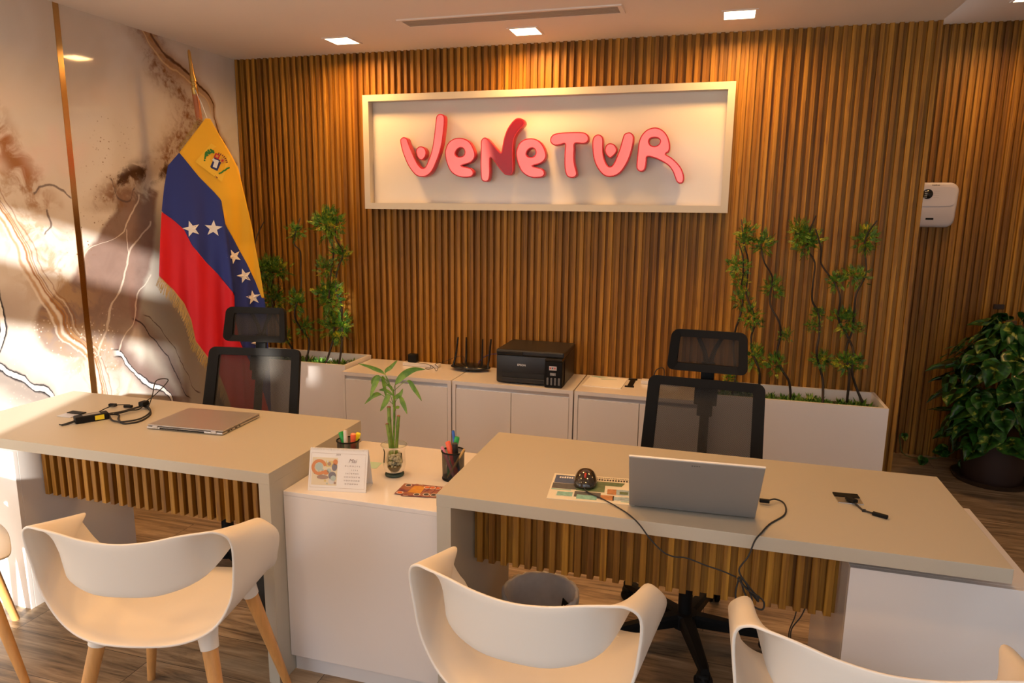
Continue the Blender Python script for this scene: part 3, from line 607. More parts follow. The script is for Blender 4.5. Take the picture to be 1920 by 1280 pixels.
def sprig(bm, base, d, L):
    """feathery branchlet: a stalk with alternate needle tufts"""
    side = d.cross(Vector((random.uniform(-1, 1), random.uniform(-1, 1), random.uniform(-1, 1)))).normalized(); up = d.cross(side)
    n = 7
    for k in range(1, n+1):
        b = base+d*L*k/n; l = L*0.42*(1-0.55*k/n)
        for sgn in (-1, 1):
            dd = (side*sgn+d*0.9+up*random.uniform(-.5, .5)).normalized()
            w = dd.cross(up).normalized()*l*0.24
            v = [bm.verts.new(q) for q in (b, b+dd*l*.55+w, b+dd*l, b+dd*l*.55-w)]; bm.faces.new(v)
def vine(pts, clumps, label, group):
    base = Vector((pts[-1][0], -0.16, 0.62))
    t = thing('artificial_vine', label, 'plant', base, 0, group)
    P = [Vector((a, -0.16+0.045*sin(i*1.7+pts[0][0]*5), b)) for i, (a, b) in enumerate(pts)]
    bm = bmesh.new(); q = cr_spline(P, 5); n = len(q)
    tube(bm, q, [0.0035+0.003*(i/n) for i in range(n)], 7); W(done(bm, 'stem', MT['stem'], smooth=True), t)
    for (cx_, cz_, r) in clumps:
        bm = bmesh.new(); k = min(range(n), key=lambda i: abs(q[i].z-cz_)+abs(q[i].x-cx_)); near = q[k]
        c0 = Vector((cx_, near.y, cz_)); m = int(70*max(1, r/0.05))
        c1 = near+(c0-near)*0.35
        if (c0-near).length > 0.012: tube(bm, [near, (near+c0)/2+Vector((0, .008, -.008)), c0], 0.0014, 5, 1)
        for i in range(m):
            d = Vector((random.gauss(0, 1), random.gauss(0, .55), random.gauss(0.2, 1.1))).normalized()
            b = c1+(c0-c1)*random.random()+Vector((d.x*.9, d.y, d.z))*r*random.uniform(0.0, .85)
            sprig(bm, b, (d+Vector((0, 0, .25))).normalized(), r*random.uniform(.32, .62))
        W(done(bm, 'foliage', [MT['fern'], MT['stem']], recalc=False), t)
RL = ['twisted artificial vine in the right planter, second stem from the left, topped by a clump', 'twisted artificial vine in the right planter, leftmost, partly behind the headrest',
      'twisted artificial vine in the right planter, third from left, with bare S-shaped lower stem', 'twisted artificial vine in the right planter with the widest top clump, left of centre',
      'twisted artificial vine in the right planter starting bare at the top and crossing its neighbour', 'twisted artificial vine in the right planter, rightmost, with a clump at its tip']
for i, p in enumerate(RV): vine(p, [c[1:] for c in RC if c[0] == i], RL[i], 'vines in the right planter')
LL = ['twisted artificial vine in the left planter, leftmost, half behind the flag', 'twisted artificial vine in the left planter, thin, above the headrest of the left chair',
      'twisted artificial vine in the left planter with large clumps, second from the right', 'twisted artificial vine in the left planter, rightmost, beside the sunlit wall patch']
for i, p in enumerate(LV): vine(p, [c[1:] for c in LC if c[0] == i], LL[i], 'vines in the left planter')

# ================================================================ flag
fd = Vector((1, 1, 0)).normalized(); fn = Vector((-1, 1, 0)).normalized()   # along the cloth, away from the camera
FP = Vector((0.06, -0.86, 0))
def interp(P, z):
    P = sorted(P, key=lambda p: p[1])
    if z <= P[0][1]: return P[0][0]
    for a, b in zip(P, P[1:]):
        if z <= b[1]:
            u = (z-a[1])/(b[1]-a[1]); return a[0]+(b[0]-a[0])*u
    return P[-1][0]
def fold(s, z):
    u = 0.012*sin(s*34+z*2.5)*min(1, max(0, (2.0-z)/0.7))+0.008*sin(s*71-z*4)*min(1, max(0, (1.7-z)/0.5))
    if z < 1.63:
        fo = interp(FLAG['FO'], max(z, 0.771)); k = min(1, (1.63-z)/0.25)
        d = s-fo
        u += 0.035*k/(1+math.exp(-d/0.006)) - 0.02*k*math.exp(-(d/0.05)**2)*(1 if d < 0 else 0)
    return u
def FPt(s, z, off=0.0): return FP+fd*s+fn*(fold(s, z)+off)+Vector((0, 0, z))
fb = FPt(0.30, 0); fb.z = 0
flag = thing('national_flag', 'yellow, blue and red flag with white stars hanging from a pole in the corner', 'flag', (0.36, -0.56, 0))
def stripe(name, f0, f1, z0, z1, mat, n=70, m=18):
    bm = bmesh.new(); rows = []
    for i in range(n+1):
        z = z0+(z1-z0)*i/n; a, b = f0(z), f1(z)
        if b < a+0.0008: b = a+0.0008
        rows.append([bm.verts.new(FPt(a+(b-a)*j/m, z)) for j in range(m+1)])
    for i in range(n):
        for j in range(m): bm.faces.new((rows[i][j], rows[i][j+1], rows[i+1][j+1], rows[i+1][j]))
    o = done(bm, name, mat, None, True, recalc=False)
    W(o, flag); md = o.modifiers.new('thickness', 'SOLIDIFY'); md.thickness = 0.0012; md.offset = 0
    return o
cloth = lambda n, c: plain(n, c, 0.62, bump=0.15, bscale=900, spec=0.3)
Lf = lambda z: interp(FLAG['L'], z); Rf = lambda z: interp(FLAG['R'], z)
def B1f(z): return min(Rf(z), interp(FLAG['B1'], z)) if z > 1.071 else Rf(z)
def B2f(z): return min(Rf(z), interp(FLAG['B2'], z))
stripe('yellow_stripe', lambda z: Lf(z) if z > 1.861 else B1f(z), Rf, 1.072, 2.043, cloth('yellow_cloth', (0.80, 0.43, 0.02)), 90)
stripe('blue_stripe', lambda z: Lf(z) if z > 1.554 else B2f(z), B1f, 0.36, 1.8605, cloth('blue_cloth', (0.022, 0.036, 0.20)), 110, 26)
stripe('red_stripe', Lf, B2f, 0.37, 1.5535, cloth('red_cloth', (0.62, 0.012, 0.022)), 90, 26)
def star(c, r, rot, name='star'):
    bm = bmesh.new(); pts = []
    for k in range(10):
        a = pi/2+rot+k*pi/5; q = r if k % 2 == 0 else r*0.40
        pts.append(bm.verts.new(FPt(c[0]+q*cos(a), c[1]+q*sin(a), -0.0042)))
    ce = bm.verts.new(FPt(c[0], c[1], -0.0042))
    for k in range(10): bm.faces.new((ce, pts[k], pts[(k+1) % 10]))
    W(done(bm, name, starm, recalc=False), flag)
starm = cloth('white_cloth', (0.80, 0.74, 0.66))
for i, (s, z, r) in enumerate(FLAG['stars']):
    if i == 6: continue
    star((s, z), r*1.0, (0.25, -0.1, 0.4, 0.25, 0.1, 0.2)[i])
# emblem patch: laurel, shield, ribbons
s0, z0 = FLAG['arms'][0][0], FLAG['arms'][0][1]
def patch(name, pts, mat, off, par=flag):
    bm = bmesh.new(); v = [bm.verts.new(FPt(s0+a, z0+b, off)) for a, b in pts]; bm.faces.new(v)
    bmesh.ops.triangulate(bm, faces=bm.faces); return W(done(bm, name, mat, recalc=False), flag)
patch('emblem_patch', [(-.105, .0), (-.02, .10), (.075, .035), (.02, -.10)], cloth('patch_cloth', (0.82, 0.50, 0.04)), -.002)
em = bmesh.new()
def eq(bm, cx_, cz_, w, h, rot, mi, off):
    c, s = cos(rot), sin(rot)
    v = [bm.verts.new(FPt(s0+cx_+a*c-b*s, z0+cz_+a*s+b*c, off)) for a, b in ((-w, -h), (w, -h), (w, h), (-w, h))]
    bm.faces.new(v).material_index = mi
eq(em, -.004, -.008, .020, .030, -.45, 0, -.003)     # dark blue field
eq(em, -.004, -.006, .010, .021, -.35, 1, -.0036)    # white horse shape
eq(em, -.012, .012, .006, .009, .6, 1, -.0038)
eq(em, .004, .034, .013, .013, -.45, 2, -.003); eq(em, .030, .012, .011, .012, -.45, 3, -.003)
eq(em, .004, .034, .006, .007, -.45, 3, -.0036); eq(em, .030, .012, .005, .006, -.45, 2, -.0036)
for k in range(13):                                   # laurel branch
    a = 1.75+k*0.10; r = .062+.010*(k % 2)
    eq(em, r*cos(a)-.002, r*sin(a)*.95-.002, .008, .005, a+.8*(k % 3), 4, -.003)
for k in range(6): eq(em, -.052+.008*k, -.020-.010*k, .016, .0030, -1.0+.25*(k % 2), 5, -.003)
for k in range(5): eq(em, .018+.009*k, -.052+.006*k, .012, .0035, .5+.3*(k % 2), 4, -.003)
for k in range(7):
    a = .1+k*.2; eq(em, .052*cos(a), .05*sin(a), .005, .003, a, 5, -.003)
W(done(em, 'emblem', [cloth('e_blue', (.02, .03, .13)), cloth('e_white', (.7, .7, .68)), cloth('e_red', (.5, .03, .03)), cloth('e_gold', (.6, .28, .05)), cloth('e_green', (.03, .18, .03)), cloth('e_brown', (.20, .07, .03))], recalc=False), flag)
# fringe along the lower left edge
bm = bmesh.new(); random.seed(11)
edge = [p for p in FLAG['L'] if p[1] <= 1.217]
for a, b in zip(edge, edge[1:]):
    n = int(math.hypot(b[0]-a[0], b[1]-a[1])/0.0022)
    for i in range(n):
        u = i/n; s = a[0]+(b[0]-a[0])*u; z = a[1]+(b[1]-a[1])*u; L = random.uniform(.034, .066); dx = random.uniform(-.012, .004)
        p = [FPt(s+.003, z+.003, -.001), FPt(s-.008+dx*.5, z-L*.5, -.004+random.uniform(-.004, .004)), FPt(s-.014+dx, z-L, random.uniform(-.008, .008))]
        w = fd*.0009
        v = [[bm.verts.new(q-w), bm.verts.new(q+w)] for q in p]
        for k in range(2): bm.faces.new((v[k][0], v[k][1], v[k+1][1], v[k+1][0]))
fringem = plain('gold_fringe_thread', (0.50, 0.33, 0.10), 0.5)
fr = W(done(bm, 'fringe', fringem, recalc=False), flag)
# bunched fringe and tie at the top by the pole
bm = bmesh.new()
for k in range(60):
    a = FPt(.30, 2.03); b = FPt(.19+.001*k, 1.90+.0012*k)
    a = FPt(.31-.0018*k, 2.035-.0026*k, .004); d = Vector((-.02-.012*random.random(), -.012, .028-.03*random.random()))
    tube(bm, [a, a+d*.7, a+d+Vector((-.005, 0, -.02))], .0009, 4, cap=False)
W(done(bm, 'top_fringe', fringem), flag)
# pole, leaning slightly in its base
ptop = FP+fd*0.261+fn*0.03+Vector((0, 0, 2.385)); pd_ = (FP+fd*0.290+fn*0.03+Vector((0, 0, 2.033))-ptop).normalized()
pole = thing('flag_pole', 'slim wooden flag pole with brass spear tip standing in the corner', 'flag pole', (0.36, -0.52, 0))
L_ = ptop.z/-pd_.z
P_ = lambda d: ptop+pd_*d
bm = bmesh.new(); tube(bm, [P_(.222), P_(L_-.06)], .0165, 20); W(smooth_by_angle(done(bm, 'shaft', leg_wood('pole_wood', (.42, .13, .04)))), pole)
bm = bmesh.new()
for d, r in (): pass
prof = [(0, .004), (.01, .0075), (.06, .0085), (.11, .0115), (.145, .0165), (.158, .0165), (.160, .0125), (.168, .0125), (.170, .017), (.176, .017), (.178, .0135), (.186, .0135), (.188, .018), (.196, .018), (.198, .0165), (.224, .0165)]
tube(bm, [P_(d) for d, r in prof], [r for d, r in prof], 20); W(smooth_by_angle(done(bm, 'spear_tip', plain('aged_brass', (.50, .31, .09), .35, 1.0))), pole)
b_ = P_(L_); bm = bmesh.new(); lathe(bm, [(0, 0), (.14, 0), (.14, .02), (.12, .035), (.035, .06), (.028, .10), (0, .10)], 36, (b_.x, b_.y, 0)); W(smooth_by_angle(done(bm, 'base', plain('pole_base', (.25, .1, .04), .4))), pole)
bm = bmesh.new(); tube(bm, [P_(.2)+fn*-.018, P_(.27)+fd*.022+fn*-.02, FPt(.325, 2.045, -.006)], .002, 6); W(done(bm, 'cord', MT['paper']), pole)

# ================================================================ office chairs
def rounded_rect(w, h, r, n=5):
    pts = []
    for cx_, cz_, a0 in ((w-r, h-r, 0), (-w+r, h-r, pi/2), (-w+r, -h+r, pi), (w-r, -h+r, 3*pi/2)):
        for k in range(n+1): a = a0+pi/2*k/n; pts.append((cx_+r*cos(a), cz_+r*sin(a)))
    return pts
def curved_frame(bm, w, h, r, wall_x, wall_z, th, M, bend=0.0, taper=0.0):
    """frame between two rounded rectangles, bent about the vertical axis"""
    out = rounded_rect(w, h, r); inn = rounded_rect(w-wall_x, h-wall_z, max(r-wall_x*.6, .006))
    def pt(p, y): x, z = p; x *= 1+taper*(z/h); return M @ Vector((x, y+bend*((x/w)**2), z))
    A = [[bm.verts.new(pt(p, y)) for p in ring] for ring in (out, inn) for y in (-th/2, th/2)]
    n = len(out)
    for i in range(n):
        j = (i+1) % n
        for q in ((A[0][i], A[0][j], A[2][j], A[2][i]), (A[1][i], A[3][i], A[3][j], A[1][j]), (A[0][i], A[1][i], A[1][j], A[0][j]), (A[2][i], A[2][j], A[3][j], A[3][i])): bm.faces.new(q)
def bent_sheet(bm, w, h, M, bend, th=.001, taper=0.0, nx=14, nz=4):
    g = [[bm.verts.new(M @ Vector(((-w+2*w*i/nx)*(1+taper*((-h+2*h*k/nz)/h)), bend*((-w+2*w*i/nx)/w)**2, -h+2*h*k/nz))) for i in range(nx+1)] for k in range(nz+1)]
    for k in range(nz):
        for i in range(nx): f = bm.faces.new((g[k][i], g[k][i+1], g[k+1][i+1], g[k+1][i])); f.smooth = True
def caster(t, arm, x, y):
    bm = bmesh.new(); a = math.atan2(y, x)+.6; d = Vector((cos(a), sin(a), 0)); s = Vector((-sin(a), cos(a), 0))
    for sg in (-1, 1):
        M = Matrix.Translation(Vector((x, y, .027))+s*sg*.013) @ Matrix.Rotation(a, 4, 'Z') @ Matrix.Rotation(pi/2, 4, 'X')
        lathe(bm, [(0, -.009), (.022, -.009), (.027, -.005), (.027, .005), (.022, .009), (0, .009)], 20, M=M)
    tube(bm, [(x, y, .03), (x, y, .078)], .007, 8)
    lathe(bm, [(0, .052), (.022, .05), (.026, .035), (.020, .034)], 16, (x, y, .006))
    return done(bm, 'caster', MT['black'], arm)
def office_chair(x, y, rz, label, lean=12, base_rot=0.0):
    """mesh task chair; local front is -y (towards the desk and camera)"""
    t = thing('office_chair', label, 'office chair', (x, y, 0), radians(rz), 'black mesh office chairs')
    bm = bmesh.new(); lathe(bm, [(0, .10), (.045, .10), (.05, .085), (.05, .045), (.035, .04), (0, .04)], 24); hub = smooth_by_angle(done(bm, 'base_hub', MT['black'], t))
    for k in range(5):
        a = base_rot+2*pi*k/5; d = Vector((cos(a), sin(a), 0)); s = Vector((-sin(a), cos(a), 0)); bm = bmesh.new(); rings = []
        for u, w, zc, h in ((.035, .027, .078, .022), (.12, .024, .077, .02), (.22, .020, .074, .016), (.295, .017, .072, .013), (.315, .014, .070, .011)):
            c = d*u+Vector((0, 0, zc)); rings.append([bm.verts.new(c+s*w*p+Vector((0, 0, h*q))) for p, q in ((-1, -1), (1, -1), (1, .5), (.6, 1), (-.6, 1), (-1, .5))])
        for r1, r2 in zip(rings, rings[1:]):
            for i in range(6): bm.faces.new((r1[i], r1[(i+1) % 6], r2[(i+1) % 6], r2[i]))
        bm.faces.new(rings[0]); bm.faces.new(rings[-1])
        arm = smooth_by_angle(done(bm, 'base_arm', MT['black'], t)); e = d*.30; caster(t, arm, e.x, e.y)
    bm = bmesh.new(); tube(bm, [(0, 0, .09), (0, 0, .215)], .026, 20); smooth_by_angle(done(bm, 'gas_lift', MT['black'], t))
    bm = bmesh.new(); tube(bm, [(0, 0, .21), (0, 0, .40)], .014, 16); done(bm, 'lift_rod', MT['chrome'], t)
    bm = bmesh.new(); bx(bm, -.10, .10, -.12, .13, .385, .42, bev=.008); tube(bm, [(.09, 0, .395), (.22, -.01, .39), (.26, -.01, .385)], .006, 8); smooth_by_angle(done(bm, 'tilt_mechanism', MT['black'], t))
    bm = bmesh.new()                                      # seat cushion with a waterfall front edge
    pts = [Vector((a*.245, b*.24+0.0, 0)) for a, b in [(cos(q)*(abs(cos(q))**-.45 if abs(cos(q)) > .01 else 1), sin(q)*(abs(sin(q))**-.45 if abs(sin(q)) > .01 else 1)) for q in [2*pi*k/40 for k in range(40)]]]
    pts = [Vector((max(-.245, min(.245, p.x)), max(-.24, min(.24, p.y)), 0)) for p in pts]; rings = []
    for sc, z in ((.90, .42), (.98, .43), (1.0, .45), (.985, .475), (.93, .488), (.6, .482), (.001, .478)):
        rings.append([bm.verts.new(Vector((p.x*sc, p.y*sc, z-.02*max(0, (-p.y*sc-.17)/.07)))) for p in pts])
    for r1, r2 in zip(rings, rings[1:]):
        for i in range(40): bm.faces.new((r1[i], r1[(i+1) % 40], r2[(i+1) % 40], r2[i])).smooth = True
    bm.faces.new(rings[0]); done(bm, 'seat', plain('black_seat_fabric', (.015, .014, .014), .9, bump=.3, bscale=900), t)
    Mb = Tr(0, .265, .50) @ R3('X', -lean)                # back: pivots behind the seat
    bm = bmesh.new(); cz = .215
    curved_frame(bm, .232, .215, .03, .046, .036, .022, Mb @ Tr(0, 0, cz), -.035, -.03)
    bf = smooth_by_angle(done(bm, 'back_frame', MT['black'], t))
    bm = bmesh.new(); bent_sheet(bm, .198, .190, Mb @ Tr(0, .002, cz), -.028, taper=-.03); done(bm, 'back_mesh', MT['mesh'], bf, recalc=False)
    bm = bmesh.new()                                      # spine behind the mesh and T-shaped bracket
    tube(bm, [(0, .10, .40), (0, .28, .41), (0, .33, .46), tuple(Mb @ Vector((0, .04, .06))), tuple(Mb @ Vector((0, .035, .20))), tuple(Mb @ Vector((0, .03, .40)))], .019, 10)
    bx(bm, -.045, .045, .012, .028, .325, .43, bev=.004, M=Mb); bx(bm, -.030, .030, .010, .03, .28, .34, bev=.004, M=Mb)
    smooth_by_angle(done(bm, 'spine', MT['black'], t))
    bm = bmesh.new(); bx(bm, -.17, .17, .014, .030, .085, .125, bev=.006, M=Mb)   # lumbar bar
    smooth_by_angle(done(bm, 'lumbar_support', MT['black'], t))
    Mh = Mb @ Tr(0, -.005, .545) @ R3('X', 6)
    bm = bmesh.new(); curved_frame(bm, .150, .083, .028, .034, .030, .024, Mh, -.045, -.04)
    hf = smooth_by_angle(done(bm, 'headrest_frame', MT['black'], t))
    bm = bmesh.new(); bent_sheet(bm, .122, .062, Mh, -.032, taper=-.03); done(bm, 'headrest_mesh', MT['hmesh'], hf, recalc=False)
    bm = bmesh.new()
    bx(bm, -.026, .026, .012, .032, -.13, -.045, bev=.005, M=Mh)
    for sg in (-1, 1): tube(bm, [tuple(Mh @ Vector((sg*.004, .024, -.06))), tuple(Mh @ Vector((sg*.02, .022, 0))), tuple(Mh @ Vector((sg*.05, .006, .065)))], [.011, .009, .008], 8)
    smooth_by_angle(done(bm, 'headrest_bracket', MT['black'], t))
    return t
office_chair(2.895, -1.375, -4, 'black mesh office chair behind the right desk, between the cabinets and the open laptop', 12, base_rot=-1.24)
office_chair(0.90, -1.42, 10, 'black mesh office chair behind the left desk, in front of the flag', 16, base_rot=0.5)

# ================================================================ visitor chairs
R_ = [(0, -.235, .432), (.13, -.225, .437), (.22, -.205, .47), (.275, -.20, .55), (.293, -.205, .64), (.297, -.219, .730), (.268, -.237, .764), (.225, -.248, .766), (.170, -.257, .762), (.09, -.265, .748), (0, -.27, .742)]
F_ = [(0, .225, .425), (.14, .215, .43), (.24, .16, .47), (.295, .09, .55), (.318, .05, .63), (.302, .012, .678), (.270, -.004, .694), (.250, -.075, .674), (.205, -.19, .620), (.11, -.238, .590), (0, -.25, .585)]
R_ = [(a*.925, b, c) for a, b, c in R_]; F_ = [(a*.925, b, c) for a, b, c in F_]
def shell_chair(x, y, rz, label):
    t = thing('visitor_chair', label, 'chair', (x, y, 0), radians(rz), 'white shell chairs with beech legs')
    m = lambda P: P+[(-a, b, c) for a, b, c in reversed(P[1:-1])]
    A = cr_spline(m(R_), 5, True); B = cr_spline(m(F_), 5, True); n = len(A); bm = bmesh.new(); rows = []
    Ce = Vector((0, -.03, .58))
    for i in range(n):
        row = []
        for k in range(9):
            u = k/8; p = A[i]*(1-u)+B[i]*u
            seat = max(0, 1-abs(p.x)/.27) if A[i].z < .60 and B[i].z < .60 and A[i].y < -.1 and B[i].y > .05 else 0
            p = p-Vector((0, 0, .028*4*u*(1-u)*seat*.6))
            if seat > 0 and u > .8: p.z -= .012*((u-.8)/.2)**2
            row.append(bm.verts.new(p))
        rows.append(row)
    for i in range(n):
        for k in range(8): bm.faces.new((rows[i][k], rows[(i+1) % n][k], rows[(i+1) % n][k+1], rows[i][k+1])).smooth = True
    o = done(bm, 'shell', MT['shell'], t, True)
    s_ = o.modifiers.new('thickness', 'SOLIDIFY'); s_.thickness = .007; s_.offset = 0
    b_ = o.modifiers.new('bevel', 'BEVEL'); b_.width = .0025; b_.segments = 2; b_.limit_method = 'ANGLE'; b_.angle_limit = radians(60)
    bm = bmesh.new(); lathe(bm, [(0, .395), (.10, .395), (.11, .405), (.10, .417), (0, .417)], 24); bx(bm, -.155, .155, -.02, .02, .385, .405, M=R3('Z', 45)); bx(bm, -.155, .155, -.02, .02, .385, .405, M=R3('Z', -45))
    smooth_by_angle(done(bm, 'under_frame', MT['shell'], t))
    for sx in (-1, 1):
        for sy in (-1, 1):
            a, b = Vector((sx*.150, sy*.130, .422)), Vector((sx*.235, sy*.215, 0)); d = (b-a)
            bm = bmesh.new(); tube(bm, [a+d*.10, a+d*.45, b], [.0215, .0185, .0125], 20); leg = smooth_by_angle(done(bm, 'leg', MT['beech'], t))
            bm = bmesh.new(); tube(bm, [a-d*.02, a+d*.05, a+d*.12], [.032, .027, .0245], 20); smooth_by_angle(done(bm, 'leg_socket', MT['shell'], leg))
    return t
shell_chair(1.450, -2.325, 14, 'white plastic shell chair with wooden legs in front of the left desk, seen whole')
shell_chair(2.562, -2.275, -4, 'white plastic shell chair in front of the small counter, centre bottom')
shell_chair(3.30, -2.30, -4, 'white plastic shell chair at the bottom right, in front of the right desk')
shell_chair(0.472, -2.353, -35.6, 'white plastic shell chair at the left edge, only its side and legs showing')

# ================================================================ things on the left desk
t = thing('closed_laptop', 'closed silver laptop lying on the left desk', 'laptop', (1.047, -1.688, .75), radians(3.5))
bm = bmesh.new(); bx(bm, -.162, .162, -.122, .122, .002, .0105, bev=.0025); base = done(bm, 'laptop_base', MT['alu'], t)
bm = bmesh.new(); bx(bm, -.162, .162, -.117, .122, .0115, .0175, bev=.0025); done(bm, 'lid', plain('silver_lid', (.36, .33, .31), .36, .4), t)
bm = bmesh.new()
bx(bm, -.105, .085, -.1228, -.1215, .0045, .0095)
done(bm, 'rear_strip', MT['black'], base)
bm = bmesh.new()
for k in range(13): bx(bm, -.098+k*.0072, -.094+k*.0072, -.1236, -.1226, .005, .009)
done(bm, 'vent', MT['blackg'], base)
bm = bmesh.new()
for a in (-.135, .115): bx(bm, a, a+.022, -.1245, -.118, .006, .0155, bev=.001)
done(bm, 'hinge', MT['alu'], t)
bm = bmesh.new()
for a, w in ((-.09, .012), (-.07, .008), (-.045, .014), (-.02, .009)): bx(bm, .1615, .1626, a, a+w, .005, .0085)
done(bm, 'port', MT['black'], base)
bm = bmesh.new()
for a in (-.13, .12):
    for b in (-.10, .10): lathe(bm, [(0, 0), (.006, 0), (.006, .0022), (0, .0022)], 10, (a, b, 0))
done(bm, 'rubber_foot', MT['blackm'], base)

def cable(bm, pts, r=.0022, n=6, seg=6): tube(bm, cr_spline(pts, n), r, seg)
D = .75
t = thing('power_adapter', 'black laptop power adapter with a yellow label and coiled cable on the left desk', 'adapter', (.61, -1.80, D))
bm = bmesh.new(); bx(bm, -.058, .058, -.022, .022, 0, .027, bev=.004, M=R3('Z', 58)); o = done(bm, 'brick', MT['black'], t)
bm = bmesh.new(); bx(bm, .008, .040, -.0226, -.0219, .005, .023, M=R3('Z', 58)); done(bm, 'label', plain('yellow_label', (.80, .65, .02), .6), o)
bm = bmesh.new(); bx(bm, -.03, .03, -.012, .012, .0268, .0273, M=R3('Z', 58)); done(bm, 'rating_plate', plain('grey_label', (.25, .24, .23), .5), o)
o_ = Vector((.61, -1.80, D)); q = lambda x, y, z=.003: (x-.61, y+1.80, z)
bm = bmesh.new(); cable(bm, [q(.582, -1.845, .012), q(.572, -1.868, .008), q(.556, -1.885), q(.545, -1.885)], .0022); cable(bm, [q(.585, -1.84, .012), q(.58, -1.87, .006), q(.562, -1.892)], .003)
done(bm, 'output_cable', MT['blackm'], t)
bm = bmesh.new()
cable(bm, [q(.64, -1.75, .014), q(.66, -1.72, .006), q(.70, -1.76), q(.765, -1.80), q(.80, -1.76), q(.775, -1.68), q(.72, -1.62), q(.68, -1.60, .008), q(.665, -1.60, .01)], .0038)
cable(bm, [q(.64, -1.745, .010), q(.69, -1.78, .004), q(.755, -1.795, .008), q(.785, -1.74, .007), q(.75, -1.65, .007), q(.69, -1.60, .012), q(.665, -1.59, .012)], .0035)
cable(bm, [q(.65, -1.74, .012), q(.66, -1.69, .01), q(.665, -1.63, .012), q(.67, -1.59, .012)], .0035)
cable(bm, [q(.65, -1.73, .016), q(.675, -1.68, .014), q(.685, -1.64, .01), q(.675, -1.60, .02)], .003)
done(bm, 'mains_cable', MT['blackm'], t)
bm = bmesh.new()
cable(bm, [q(.60, -1.60, .01), q(.56, -1.64, .015), q(.545, -1.70, .004), q(.58, -1.73, .004), q(.63, -1.68, .006), q(.66, -1.61, .012)], .0022)
cable(bm, [q(.66, -1.60, .02), q(.635, -1.50, .03), q(.62, -1.44+.04, .072), q(.65, -1.50, .095), q(.69, -1.57, .05), q(.70, -1.61, .01), q(.67, -1.60, .01)], .0022)
done(bm, 'thin_cable', MT['blackm'], t)
bm = bmesh.new(); bx(bm, -.013, .013, -.017, .017, 0, .02, bev=.003, M=Tr(.062, .20, .012)); done(bm, 'plug', MT['black'], t)
bm = bmesh.new(); bx(bm, -.018, .018, -.006, .006, 0, .011, bev=.002, M=Tr(.0, .18, .004) @ R3('Z', 12)); bx(bm, -.016, .016, -.007, .007, 0, .012, bev=.002, M=Tr(-.075, .175, .004) @ R3('Z', 8)); done(bm, 'connector', MT['black'], t)

# ================================================================ things on the counter
Z = .665
t = thing('desk_calendar', 'white spiral desk calendar with a painted collage standing on the small counter', 'calendar', (1.776, -1.955, Z), radians(11))
Mc = Tr(0, 0, .0012) @ R3('X', -16)
w, h = .098, .138
bm = bmesh.new(); bx(bm, -w, w, 0, .0022, 0, h, M=Mc); o = done(bm, 'front_card', MT['paper'], t)
bm = bmesh.new(); Mk = Tr(0, .082, .0012) @ R3('X', 16); bx(bm, -w, w, -.0022, 0, 0, h, M=Mk); bx(bm, -w, w, .0, .082, 0.0002, .0018); done(bm, 'back_card', MT['paper'], t)
bm = bmesh.new(); top = Mc @ Vector((0, .001, h))
for k in range(34):
    a = -w+.004+k*(2*w-.008)/33; pts = [(a, top.y+.0045*cos(2*pi*j/10), top.z-.002+.0045*sin(2*pi*j/10)) for j in range(11)]; tube(bm, pts, .0006, 4, cap=False)
done(bm, 'spiral', plain('white_wire', (.75, .72, .68), .3), t)
def flat(bm, pts, M, mi=0): f = bm.faces.new([bm.verts.new(M @ Vector((a, -.0004, b))) for a, b in pts]); f.material_index = mi
bm = bmesh.new()
b0, b1, b2, b3 = -w+.006, w-.006, .010, h-.016
for (a, b, c, d) in ((b0, b1, b2, b2+.0006), (b0, b1, b3, b3+.0006), (b0, b0+.0006, b2, b3), (b1-.0006, b1, b2, b3)): flat(bm, [(a, c), (b, c), (b, d), (a, d)], Mc)
done(bm, 'border', plain('beige_line', (.40, .30, .20), .7), o)
bm = bmesh.new()
def disc(bm, cx, cz, r, mi, M, n=16, sq=1.0): flat(bm, [(cx+r*cos(2*pi*k/n), cz+r*sq*sin(2*pi*k/n)) for k in range(n)], M, mi)
def ring(bm, cx, cz, r1, r0, mi, M, a0=0, a1=2*pi, n=24):
    for k in range(n):
        u, v = a0+(a1-a0)*k/n, a0+(a1-a0)*(k+1)/n
        flat(bm, [(cx+r1*cos(u), cz+r1*sin(u)), (cx+r1*cos(v), cz+r1*sin(v)), (cx+r0*cos(v), cz+r0*sin(v)), (cx+r0*cos(u), cz+r0*sin(u))], M, mi)
bx(bm, -.088, -.002, -.0003, -.0001, .018, .108, 0, M=Mc)
M1 = Mc @ Tr(0, -.0006, 0); M2 = Mc @ Tr(0, -.0009, 0)
ring(bm, -.064, .076, .026, .016, 1, M1, .2, 5.6); disc(bm, -.064, .078, .013, 2, M1); bx(bm, -.042, -.018, -.0006, -.0004, .078, .098, 3, M=Mc); disc(bm, -.030, .088, .006, 4, M2)
disc(bm, -.010, .094, .008, 1, M1, sq=1.2); disc(bm, -.012, .078, .009, 5, M1, sq=1.4); disc(bm, -.018, .050, .013, 5, M1); disc(bm, -.014, .042, .009, 2, M2); disc(bm, -.020, .032, .010, 6, M1)
disc(bm, -.050, .044, .020, 4, M1, sq=.35); disc(bm, -.040, .060, .010, 1, M2, sq=.8); disc(bm, -.030, .066, .007, 2, M2)
for k in range(16):
    random.seed(40+k); disc(bm, random.uniform(-.084, -.006), random.uniform(.022, .104), random.uniform(.002, .005), random.choice((1, 2, 3, 4, 5, 6)), Mc @ Tr(0, -.0003, 0), 7)
done(bm, 'collage', [plain('collage_%d' % i, c, .7) for i, c in enumerate([(.72, .62, .44), (.62, .25, .10), (.42, .50, .46), (.66, .52, .22), (.38, .26, .20), (.20, .19, .22), (.62, .60, .58)])], o)
gy = plain('printed_grey', (.30, .24, .22), .7)
